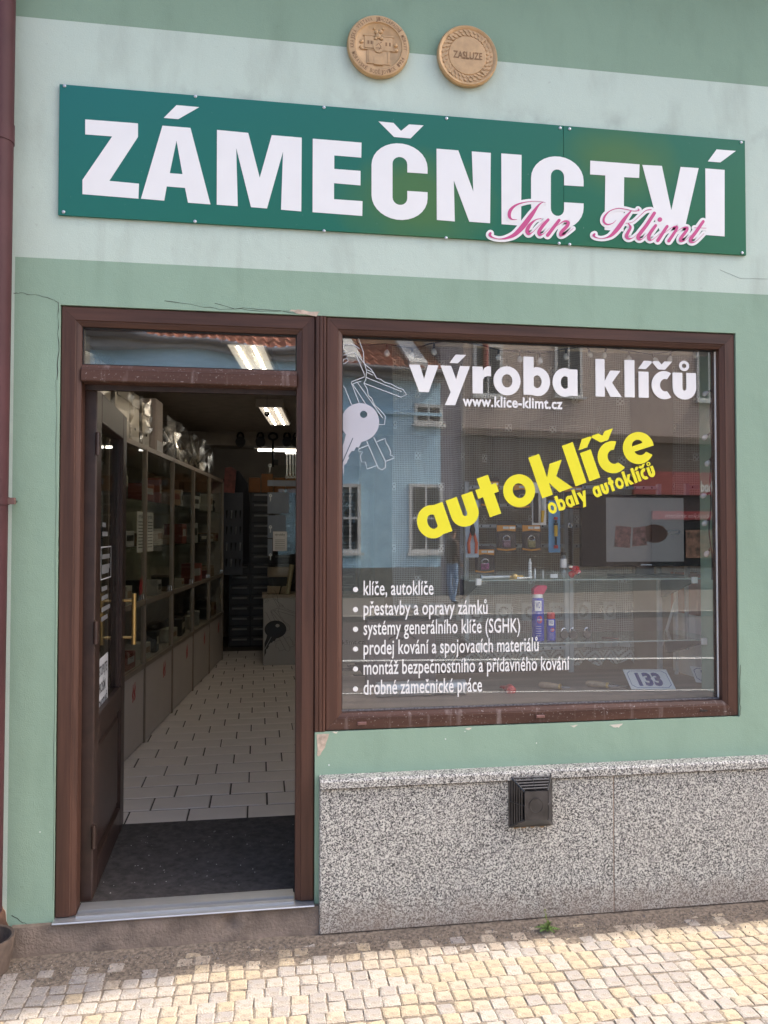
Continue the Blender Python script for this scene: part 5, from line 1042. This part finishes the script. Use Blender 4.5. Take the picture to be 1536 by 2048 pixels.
c = at(1030, 1150, .33); t = thing('brass_knob', 'round brass ball knob on the upper shelf', 'finial', (c.x, .33, Z1+.013)); MB().lathe([(.004, .012), (.011, .006), (.0125, 0), (.011, -.006), (.004, -.010)], (0, 0, 0), 16, 'y').build('ball', M_brass, t, smooth=True); MB().lathe([(.0128, .004), (.0128, .008)], (0, 0, 0), 16, 'y').build('rim', M_brass, t)  # a loose brass knob among the shelf goods
c = at(1108, 1158, .33); t = thing('clear_box', 'small clear plastic box with a white label on the upper shelf', 'box', (c.x-.022, .33, Z1+.0005)); MB().box(0, .046, 0, .04, 0, .036).build('tub', M_blister, t); MB().box(.005, .04, -.001, -.0002, .004, .022).build('label', M_paper, t)
c = at(1127, 1158, .36); t = thing('small_bottle', 'small clear bottle with a white label on the upper shelf', 'bottle', (c.x, .36, Z1+.0005)); MB().lathe([(.017, 0), (.017, .03), (.012, .04), (.015, .045), (.015, .10), (.010, .108)], (0, 0, 0), 16).build('glass', M_blister, t, smooth=True); MB().lathe([(.0155, .05), (.0155, .09)], (0, 0, 0), 16).build('label', M_paper, t); MB().lathe([(.011, .1085), (.011, .122)], (0, 0, 0), 12).build('cap', M_black, t)
c = at(1150, 1162, .34); t = thing('red_wrapped_sweets', 'red and white crinkled packet on the upper shelf', 'packet', (c.x, .34, Z1+.001)); g4 = random.Random(3)
for i in range(7): 
    k_ = MB(); r_ = g4.uniform(.010, .017); x, z = g4.uniform(-.02, .02), g4.uniform(.012, .06); k_.lathe([(r_*.3, -r_), (r_*g4.uniform(.8, 1.1), -r_*.3), (r_*g4.uniform(.8, 1.1), r_*.4), (r_*.3, r_)], (x, g4.uniform(-.01, .01), z), 7); k_.build('wrapper', [M_red, M_chrome, mat('pink_foil', (.7, .12, .16), .2, .3)][i % 3], t)
# spray cans on the lower shelf
M_can = mat('royal_blue_tin', (.015, .04, .42), .25, .2, var=.03)
def can(px, H_, r_, label, big):
    c = at(px, 1283, .33); t = thing('spray_can', label, 'spray can', (c.x, .33, Z2+.0005)); hb = H_*(.80 if big else .78)
    MB().lathe([(r_*.96, 0), (r_, .003), (r_, hb-.012), (r_*.93, hb-.004), (r_*.80, hb)], (0, 0, 0), 28).build('tin', M_can, t, smooth=True)
    if big: k_ = MB().lathe([(r_*.75, hb), (r_*.72, hb+.012), (r_*.70, hb+.016)], (0, 0, 0), 20); k_.build('collar', M_white, t, smooth=True); k_ = MB(); k_.prism([[(-r_*.85, .0), (r_*.75, .0), (r_*1.35, .028), (r_*1.25, .040), (-r_*.2, .040), (-r_*.85, .024)]], lambda u, v, tt: Vector((u, tt, hb+.0165+v)), -r_*.6, r_*.6); k_.build('nozzle_cap', mat('pink_red_plastic', (.60, .05, .12), .4), t)
    else: MB().lathe([(r_*.86, hb), (r_*.86, hb+H_*.20), (r_*.78, H_)], (0, 0, 0), 22).build('cap', M_red, t, smooth=True)
    def TC(u, v, tt): an = u/r_-.35; return Vector((math.sin(an)*(r_+tt), -math.cos(an)*(r_+tt), v))
    k_ = MB(); s = r_/.033; poly = [(-.016*s, hb*.93), (.020*s, hb*.93), (.020*s, hb*.72), (.002*s, hb*.66), (-.016*s, hb*.72)]
    def wrapgrid(x0, x1, z0, z1, tt, n_=8): k_.add([TC(x0+(x1-x0)*i/n_, z, tt) for z in (z0, z1) for i in range(n_+1)], [(i, i+1, n_+2+i, n_+1+i) for i in range(n_)])
    wrapgrid(-.016*s, .020*s, hb*.70, hb*.94, .0004); k_.build('white_shield', M_white, t, recalc=False)
    k_ = MB(); text_into(k_, 'WD', lambda u, v, tt: TC(-.011*s+u, hb*.77+v, .0009), 0, .025*s, hb*.20, .012); k_.build('print', mat('ink_blue', (.03, .04, .35), .4), t)
    k_ = MB(); k_.add([TC(.010*s+.013*s*math.cos(q*.449)*1.1, hb*.50+hb*.09*math.sin(q*.449), .0005) for q in range(14)], [tuple(range(14))]); k_.build('red_badge', M_red, t, recalc=False)
    k_ = MB(); wrapgrid(-.004*s, .022*s, hb*.485, hb*.515, .0010, 5); [wrapgrid(-.010*s, .018*s, z, z+hb*.010, .0006, 5) for z in [hb*(.12+.055*q) for q in range(5)]]; k_.build('white_print', mat('dim_white_ink', (.55, .55, .65), .4), t, recalc=False)
can(1076, .245, .0285, 'large blue spray can with a pink spray cap on the lower shelf', True); can(1102, .128, .0215, 'small blue spray can with a red cap on the lower shelf', False)
M_pl = mat('dark_pewter', (.10, .095, .09), .4, .6)
for i, (px, lb) in enumerate(((1128, 'dark round padlock nearest the spray cans'), (1145, 'dark round padlock in the middle of three'), (1174, 'dark round padlock farthest right of three'))):
    c = at(px, 1276, .36); t = thing('round_padlock', lb, 'padlock', (c.x, .36, Z2+.0205), 0, 'round padlocks on the lower shelf'); MB().lathe([(.018, -.010), (.020, -.006), (.020, .006), (.018, .010)], (0, 0, 0), 18, 'y').build('body', M_pl, t, smooth=True); MB().tube([(.012*math.cos(R(q)), 0, .012+.018*math.sin(R(q))) for q in range(0, 181, 20)], .003, 6).build('shackle', M_chrome, t)
c = at(1216, 1276, .36); t = thing('leather_tag', 'brown leather key tag lying on the lower shelf', 'key tag', (c.x, .34, Z2+.001), R(-35)); k_ = MB(); k_.prism([[(-.035, -.016), (.028, -.016), (.04, -.006), (.04, .006), (.028, .016), (-.035, .016)]], lambda u, v, tt: Vector((u, v, tt)), 0, .005); k_.build('leather', mat('brown_leather', (.17, .10, .07), .6), t); MB().lathe([(.004, .0051), (.004, .0062)], (.03, 0, 0), 10).build('eyelet', M_chrome, t)
# goods on the display bed
a, b = at(752, 1402, .32), at(930, 1397, .32); t = thing('flue_pipe', 'silver steel flue pipe lying on the display bed', 'pipe', (a.x, .32, BZ+.034)); L_ = b.x-a.x
MB().lathe([(.030, 0), (.033, .002), (.033, L_*.62), (.0335, L_*.64), (.029, L_*.66), (.029, L_*.78), (.034, L_*.86), (.034, L_), (.031, L_)], (0, 0, 0), 28, 'x').build('tube', M_steel, t, smooth=True); MB().box(L_*.66, L_*.70, -.034, -.026, -.012, .018).build('tab', M_iron, t)
a, b = at(735, 1384, .55), at(872, 1236, .55); t = thing('ornate_letterbox', 'tall grey letterbox with a black ornamental top on the display bed', 'letterbox', (a.x, .55, BZ)); W_, H_ = b.x-a.x, b.z-BZ
MB().cbox(0, W_, 0, .10, 0, H_, .006).build('body', mat('taupe_grey', (.14, .115, .11), .5, var=.1), t); MB().cbox(W_*.1, W_*.9, -.006, -.0005, H_*.10, H_*.60, .003).build('door', mat('taupe_grey', (.14,)*3), t); k_ = MB(); k_.prism([[(-.02, 0), (W_+.02, 0), (W_*.86, .035), (W_*.14, .035)]], lambda u, v, tt: Vector((u, tt, H_+.001+v)), -.015, .11); k_.build('roof', M_black, t); MB().box(W_*.12, W_*.88, -.004, -.0005, H_*.80, H_*.90).build('slot', M_black, t)
MB().tube([(W_*.3, -.006, H_*.70), (W_*.4, -.006, H_*.76), (W_*.5, -.006, H_*.70), (W_*.6, -.006, H_*.76), (W_*.7, -.006, H_*.70)], .004, 6).build('scroll', M_iron, t)
def plate(pts, num, label):
    A, B, Cc, Dd = [Vector(p) for p in pts]; t = thing('house_number_plate', label, 'number plate', A); e = (B-A).normalized(); up = (Dd-A).normalized(); nn = e.cross(up).normalized(); nn = -nn if nn.y > 0 else nn; W_, H_ = (B-A).length, (Dd-A).length
    T = lambda u, v, tt: e*u+up*v+nn*tt
    k_ = MB(); k_.prism([[(0, 0), (W_, 0), (W_, H_), (0, H_)]], T, 0, .003); k_.build('enamel', M_white, t); r_ = .018; s = .010
    k_ = MB(); k_.prism([[(s, s+r_), (s+r_, s), (W_-s-r_, s), (W_-s, s+r_), (W_-s, H_-s-r_), (W_-s-r_, H_-s), (s+r_, H_-s), (s, H_-s-r_)], [(s+.002, s+r_+.001), (s+r_+.001, s+.002), (W_-s-r_-.001, s+.002), (W_-s-.002, s+r_+.001), (W_-s-.002, H_-s-r_-.001), (W_-s-r_-.001, H_-s-.002), (s+r_+.001, H_-s-.002), (s+.002, H_-s-r_-.001)]], T, .0031, .0036); k_.build('border', M_navy, t)
    k_ = MB(); text_into(k_, num, lambda u, v, tt: T(W_*.22+u, H_*.20+v, .0037), 0, W_*.56, H_*.85, .05); k_.build('numerals', M_navy, t)
a, b = at(1263, 1391, .30), at(1352, 1400, .27); c, d = at(1360, 1369, .42), at(1272, 1361, .45); dz = BZ+.002-min(a.z, b.z); plate([(a.x, .30, BZ+.003), (b.x, .27, BZ+.003), (b.x+.01, .38, BZ+.075), (a.x+.01, .41, BZ+.075)], '133', 'white enamel plate numbered 133 propped in the display')
plate([(at(1392, 1372, .34).x, .34, BZ+.02), (at(1392, 1372, .34).x+.17, .27, BZ+.003), (at(1392, 1372, .34).x+.19, .36, BZ+.07), (at(1392, 1372, .34).x+.02, .43, BZ+.08)], '38', 'white enamel number plate half hidden by the right window frame')
M_wd = mat('pale_handle_wood', (.48, .34, .22), .6, var=.15, scale=40)
for px, lb in ((1100, 'wooden chisel handle left of the two on the display bed'), (1195, 'wooden chisel handle right of the two on the display bed')):
    c = at(px, 1392, .36); t = thing('chisel', lb, 'chisel', (c.x-.03, .42, BZ+.016), R(-42)); MB().lathe([(.008, 0), (.014, .01), (.015, .05), (.012, .09), (.013, .105)], (0, 0, 0), 14, 'x').build('handle', M_wd, t, smooth=True); MB().box(.105, .15, -.006, .006, -.003, .003).build('blade', M_chrome, t); MB().lathe([(.0135, .098), (.0135, .106)], (0, 0, 0), 14, 'x').build('ferrule', M_brass, t)
c = at(1020, 1395, .34); t = thing('red_glove', 'red work glove lying on the display bed', 'glove', (c.x, .34, BZ+.012)); g5 = random.Random(6)
MB().lathe([(.008, -.03), (.022, -.02), (.024, .01), (.016, .03)], (0, 0, 0), 12, 'y').build('palm', M_red, t, smooth=True)
for i in range(5): MB().tube([(-.016+.008*i, .022, .002), (-.024+.012*i, .05, .004), (-.026+.013*i, .075-.006*abs(i-2), 0)], [.007, .0065, .005], 8).build('finger', M_red, t, smooth=True)
a = at(1222, 1374, .40); b = at(1248, 1391, .33); t = thing('long_screw', 'long bright screw lying on the display bed', 'screw', (a.x, .45, BZ+.006)); MB().tube([(0, 0, 0), (.055, -.10, 0)], .0035, 8).build('shank', M_chrome, t); MB().tube([(.055, -.10, 0), (.058, -.106, 0)], .007, 10).build('head', M_chrome, t)
# white steel stand and drawer chest at the right
t = thing('steel_stand', 'white steel stand with diagonal braces under the television', 'stand', (at(1320, 1370, .66).x, .66, BZ)); 
for px in (1320, 1353, 1384): x = at(px, 1300, .66).x-t.location.x; MB().box(x-.007, x+.007, -.007, .007, 0, Z1-BZ-.01).build('leg', M_white, t)
for a_, b_ in (((0, .12), (.09, .38)), ((.09, .10), (.17, .3))): MB().tube([(a_[0], .0, a_[1]), (b_[0], .0, b_[1])], .007, 6).build('brace', M_white, t)
c = at(1392, 1212, .55); t = thing('drawer_chest', 'reddish brown small drawer chest at the right end of the display', 'chest', (c.x, .56, BZ)); zz = c.z-BZ; M_ch = mat('red_brown_wood', (.34, .13, .08), .5, var=.12)
MB().box(0, .3, 0, .22, 0, zz-.05).build('support', M_white, t); MB().cbox(0, .3, -.02, .24, zz-.049, zz+.16, .005).build('body', M_ch, t); MB().cbox(.045, .27, -.026, -.0205, zz+.02, zz+.06, .002).build('label_holder', M_paper, t); MB().tube([(.12, -.028, zz+.09), (.12, -.034, zz+.075), (.17, -.034, zz+.075), (.17, -.028, zz+.09)], .003, 6).build('handle', M_chrome, t)
# string of bulbs
sl_ = thing('string_light', 'string of small clear bulbs along the top and right of the window', 'string light', (0, 0, 0)); LY = .115
wp = [(712, 676), (722, 690), (770, 688), (826, 696), (866, 686), (905, 683), (960, 690), (1000, 700), (1045, 703), (1080, 706), (1130, 698), (1170, 694), (1215, 696), (1260, 702), (1300, 708), (1345, 702), (1385, 696), (1420, 704), (1424, 760), (1420, 830), (1424, 900), (1420, 960), (1422, 1010), (1418, 1060), (1424, 1110), (1424, 1160)]
MB().tube([at(x, y, LY) for x, y in smooth_pts(wp, 4)], .0030, 6).build('wire', M_black, sl_, smooth=True)
for (x, y, dx, dy) in [(774, 690, 0, 12), (824, 696, 0, 14), (868, 688, 0, 10), (998, 699, -1, 10), (1040, 703, 0, 14), (1080, 706, 0, 12), (1132, 698, 0, 14), (1176, 694, 2, 8), (1212, 696, -2, 10), (1258, 702, 0, 10), (1304, 707, 5, 10), (1342, 703, -2, 14), (1384, 696, 6, 12)] + [(1423, 780, -10, 6), (1421, 866, -10, 8), (1424, 915, -6, 8), (1420, 985, -16, 8), (1420, 1036, -10, 10), (1422, 1095, -4, 6)]:
    a, b = at(x, y, LY), at(x+dx, y+dy, LY); d = (b-a).normalized(); k_ = MB().tube([a, a+d*.020], .005, 8); s = k_.build('bulb_socket', M_black, sl_); k_ = MB(); cen = a+d*.036
    M4 = Matrix.Translation(a+d*.019)@d.to_track_quat('Z', 'Y').to_matrix().to_4x4(); k_.lathe([(.004, 0), (.011, .010), (.0125, .018), (.010, .026), (.003, .031)], (0, 0, 0), 12).xf(M4); k_.build('bulb', mat('clear_bulb', (.62, .62, .6), .15, var=0), s, smooth=True)

# ================================================================== ACROSS THE STREET (seen mirrored in the panes)
KV = .157; xO, yO = 1.0, 15.9; AV = math.atan(KV)
def VH(px, py):
    d = ray(px, py); t = (yO-KV*xO+DIST)/(d.y-KV*d.x); x, z = d.x*t, d.z*t+EYE; return (x-xO)/math.cos(AV), z
Oreal = mir(Vector((xO, yO, 0)))
M_bl = mat('pale_blue_render', (.50, .75, .90), .9, var=.08, scale=1.2); M_bp = mat('grey_plinth_render', (.24, .26, .25), .9, var=.15); M_wf = mat('white_window_frame', (.66, .66, .64), .5); M_dg = mat('dark_window_glass', (.035, .04, .045), .05, var=0); M_rt = mat('red_clay_tile', (.25, .085, .05), .8, var=.35, scale=6); M_zn = mat('zinc_gutter', (.13, .13, .14), .4, .4)
M_br = mat('pinkish_brown_render', (.54, .44, .385), .9, var=.08, scale=1.3); M_gw = mat('grey_violet_render', (.24, .23, .27), .9, var=.1); M_cr = mat('cream_render', (.62, .57, .46), .9, var=.06)
def house(name, label, u0, u1, zt, m, zpl=1.0, mp=None):
    t = thing(name, label, 'house', (Oreal.x, Oreal.y, 0), -AV); MB().box(u0, u1, -8, 0, -.05, zt).build('wall', m, t)
    if mp: MB().box(u0, u1, .001, .04, -.05, zpl).build('plinth', mp, t)
    return t
def hwin(t, p0, p1, bars=(1, 1), sill=True):
    (u0, z1), (u1, z0) = VH(*p0), VH(*p1); f_ = MB().box(u0-.06, u1+.06, .001, .05, z0-.06, z1+.06).build('window', M_wf, t); n_, m_ = bars
    for i in range(n_+1):
        for j in range(m_):
            a_, b_ = u0+(u1-u0)*i/(n_+1), u0+(u1-u0)*(i+1)/(n_+1); c_, d_ = z0+(z1-z0)*j/m_, z0+(z1-z0)*(j+1)/m_; MB().box(a_+.03, b_-.03, .052, .056, c_+.03, d_-.03).build('pane', M_dg, f_)
    if sill: MB().box(u0-.12, u1+.12, .051, .14, z0-.13, z0-.065).build('sill', M_wf, f_)
uB0, uB1 = VH(195, 700)[0], VH(881, 900)[0]; ze = VH(700, 742)[1]
bh = house('blue_house', 'pale blue low house across the street, mirrored in the panes', uB0, uB1, ze, M_bl, VH(700, 1136)[1], M_bp)
for q in (((683, 972), (716, 1100)), ((822, 972), (880, 1100)), ((832, 812), (880, 845))): hwin(bh, *q, bars=(1, 2) if q[0][1] > 900 else (1, 1))
hwin(bh, (420, 972), (480, 1100), (1, 2)); hwin(bh, (280, 972), (340, 1100), (1, 2))
MB().box(uB0, uB1, .001, .10, VH(700, 822)[1]-.9+.86, VH(700, 822)[1]-.9+.94).build('string_course', M_bl, bh)
MB().box(uB0, uB1, .0012, .30, ze-.16, ze).build('eaves_board', mat('grey_eaves', (.33, .33, .33), .7), bh)
MB().tube([(uB0-.1, .38, ze+.03), (uB1+.05, .38, ze+.03)], .085, 12).build('gutter', M_zn, bh, smooth=True)
k_ = MB(); nu = int((uB1-uB0)/.045); nv = 14; vs = []
for j in range(nv*2):
    v_ = (j+1)//2; lift = .03 if j % 2 else 0
    for i in range(nu+1): u = uB0+(uB1-uB0)*i/nu; vs.append((u, .36-.30*v_, ze+.06+.21*v_+.035*math.sin(u*2*math.pi/.24)-lift*0+(.05 if j % 2 == 0 else 0)))
k_.add(vs, [(j*(nu+1)+i, j*(nu+1)+i+1, (j+1)*(nu+1)+i+1, (j+1)*(nu+1)+i) for j in range(2*nv-1) for i in range(nu)]); o = k_.build('roof_tiles', M_rt, bh, smooth=True, recalc=False); o['kind'] = 'stuff'
for px0, px1 in ((690, 720), (815, 850)):
    u0, u1 = VH(px0, 700)[0], VH(px1, 700)[0]; k_ = MB(); k_.add([(u, .2-.30*s, ze+.30+.21*s) for s in (0, 4) for u in (u0, u1)]+[(u, .2-.30*s, ze+.16+.21*s) for s in (0, 4) for u in (u0, u1)], [(0, 1, 3, 2), (4, 6, 7, 5), (0, 4, 5, 1), (2, 3, 7, 6), (0, 2, 6, 4), (1, 5, 7, 3)]); k_.build('skylight', M_wf, bh)
ch = MB().box(VH(760, 700)[0], VH(790, 700)[0], -3.2, -2.5, ze+1.5, ze+3.4); ch.build('chimney', M_cr, bh)
ga = house('grey_gap_house', 'narrow grey violet house between the blue and brown houses, mirrored', uB1+.005, VH(926, 900)[0], 6.9, M_gw)
MB().box(uB1+.005, VH(926, 900)[0], .001, .12, 6.6, 6.88).build('cornice', M_gw, ga); a_, b_ = VH(892, 1000), VH(918, 1190); MB().box(a_[0], b_[0], .001, .03, 0, a_[1]).build('doorway', mat('dark_door', (.06, .045, .05), .5), ga)
u0, u1 = VH(926, 900)[0]+.005, VH(1475, 900)[0]+6; bw = house('brown_house', 'tall pinkish brown house with a red shop band, mirrored in the window', u0, u1, 9.5, M_br, VH(1100, 1140)[1], M_bp)
for q in (((1112, 690), (1160, 790)), ((1395, 700), (1437, 800)), ((950, 690), (1000, 790))): hwin(bw, *q, bars=(1, 1))
zc_ = VH(1200, 868)[1]; MB().box(u0, u1, .001, .12, zc_-.18, zc_).build('cornice', mat('dark_brown_band', (.17, .13, .11), .9), bw)
MB().tube([(VH(968, 700)[0], .1, VH(968, 738)[1]), (VH(968, 700)[0], .1, 9.4)], .07, 10).build('downpipe', mat('red_pipe', (.33, .05, .04), .4), bw, smooth=True)
(ua, za), (ub_, zb_) = VH(1262, 942), VH(1475, 992); bn = MB().box(ua, ub_+3, .052, .14, zb_, za).build('shop_fascia', mat('red_fascia', (.33, .045, .05), .5), bw)
k_ = MB(); s_u = VH(1440, 965)[0]; text_into(k_, 'obchod', lambda u, v, t: Vector((s_u-u, .144, zb_+.10+v)), 0, VH(1440, 965)[0]-VH(1395, 965)[0], .42, .02); k_.build('fascia_lettering', M_white, bw)
(ua, za), (ub_, zb2) = VH(1300, 1022), VH(1475, 1040); MB().box(ua, ub_+3, .052, .12, zb2, za).build('slogan_band', mat('red_fascia', (.45,)*3), bw)
k_ = MB(); s_u = VH(1432, 1031)[0]; text_into(k_, 'd s českým srdcem', lambda u, v, t: Vector((s_u-u, .124, zb2+.05+v)), 0, VH(1432, 1031)[0]-VH(1325, 1031)[0], .17, .01); k_.build('slogan_lettering', mat('pale_pink_print', (.7, .45, .45), .6), bw)
(ua, za), (ub_, zb2) = VH(1300, 1044), VH(1470, 1130); MB().box(ua, ub_, .052, .08, zb2, za).build('shop_window_pane', M_dg, bw); MB().box(u0, u1, .001, .05, VH(1100, 1140)[1]+.002, zc_-.19).build('lower_wall', mat('dark_brown_render', (.11, .09, .08), .9, var=.12), bw)
(ua, za), (ub_, zb2) = VH(1366, 1060), VH(1432, 1115); MB().box(ua, ub_, .10, .12, zb2, za).build("window_poster", mat('poster_food', (.20, .115, .075), .6, var=.9, scale=5), bw)
cream = house('cream_house', 'cream coloured house at the left end of the opposite row, mirrored in the transom', VH(-500, 700)[0], uB0-.005, ze+.4, M_cr)
MB().box(VH(-500, 700)[0], uB0-.005, .0, .35, ze+.40, ze+.55).build('eaves', M_zn, cream)
k_ = MB(); uc = VH(-500, 700)[0]; k_.add([(uc, .4, ze+.56), (uB0-.005, .4, ze+.56), (uB0-.005, -4, ze+3.4), (uc, -4, ze+3.4), (uc, .4, ze+.50), (uB0-.005, .4, ze+.50), (uB0-.005, -4, ze+3.3), (uc, -4, ze+3.3)], [(0,1,2,3),(7,6,5,4),(0,4,5,1),(1,5,6,2),(2,6,7,3),(3,7,4,0)]); k_.build('roof', M_rt, cream)

# pedestrian on the far pavement
pp = onz(905, 1209, 0); pm_ = mir(pp); H_ = 1.70
per = thing('person', 'person in dark brown jacket and blue jeans, mirrored in the shop window', 'person', (pm_.x, pm_.y, -.004), R(75))
bm = bmesh.new(); sk = {}
J = {'pel': (0, 0, .93, .115, .10), 'waist': (0, .0, 1.08, .125, .10), 'chest': (0, .01, 1.28, .145, .11), 'neckb': (0, .0, 1.44, .075, .07), 'neck': (0, -.01, 1.49, .05, .05), 'head': (0, -.02, 1.58, .075, .085), 'top': (0, -.015, 1.655, .06, .07)}
for s, n_ in ((1, 'l'), (-1, 'r')):
    J.update({'hip'+n_: (s*.09, 0, .88, .09, .09), 'knee'+n_: (s*.10, -.03*s, .49, .062, .062), 'ank'+n_: (s*.10, .04*s, .09, .045, .045), 'toe'+n_: (s*.11, .04*s-.14, .035, .04, .03), 'sh'+n_: (s*.185, 0, 1.385, .062, .06), 'elb'+n_: (s*.25, .03, 1.11, .048, .048), 'wr'+n_: (s*.24, -.08, .90, .034, .034), 'hand'+n_: (s*.235, -.11, .83, .035, .024)})
E_ = [('pel', 'waist'), ('waist', 'chest'), ('chest', 'neckb'), ('neckb', 'neck'), ('neck', 'head'), ('head', 'top')]
for n_ in 'lr': E_ += [('pel', 'hip'+n_), ('hip'+n_, 'knee'+n_), ('knee'+n_, 'ank'+n_), ('ank'+n_, 'toe'+n_), ('chest', 'sh'+n_), ('sh'+n_, 'elb'+n_), ('elb'+n_, 'wr'+n_), ('wr'+n_, 'hand'+n_)]
keys = list(J); me = bpy.data.meshes.new('body'); me.from_pydata([J[k][:3] for k in keys], [(keys.index(a), keys.index(b)) for a, b in E_], []); bo = bpy.data.objects.new('body', me); C.objects.link(bo)
md = bo.modifiers.new('skin', 'SKIN'); me.skin_vertices[0].data[0].use_root = True
for i, k in enumerate(keys): me.skin_vertices[0].data[i].radius = J[k][3:5]
bo.modifiers.new('sub', 'SUBSURF').levels = 2; bpy.context.view_layer.update()
m2 = bpy.data.meshes.new_from_object(bo.evaluated_get(bpy.context.evaluated_depsgraph_get())); bpy.data.objects.remove(bo)
for mm in (mat('skin_tone', (.42, .24, .17), .6), mat('brown_jacket', (.065, .035, .028), .8, var=.2), mat('blue_jeans', (.22, .33, .52), .85, var=.2, scale=12), mat('dark_shoes', (.05, .045, .04), .6)): m2.materials.append(mm)
for p in m2.polygons:
    z = p.center.z; p.material_index = 3 if z < .09 else 2 if z < .90 and abs(p.center.x) < .2 else 0 if z > 1.47 or (z < .885 and abs(p.center.x) > .2) else 1; p.use_smooth = True
bo = bpy.data.objects.new('body', m2); C.objects.link(bo); bo.parent = per
MB().lathe([(.001, 1.685), (.05, 1.675), (.078, 1.64), (.084, 1.60), (.070, 1.565)], (0, .004, 0), 16).build('hair', mat('short_brown_hair', (.05, .03, .02), .8), per, smooth=True)
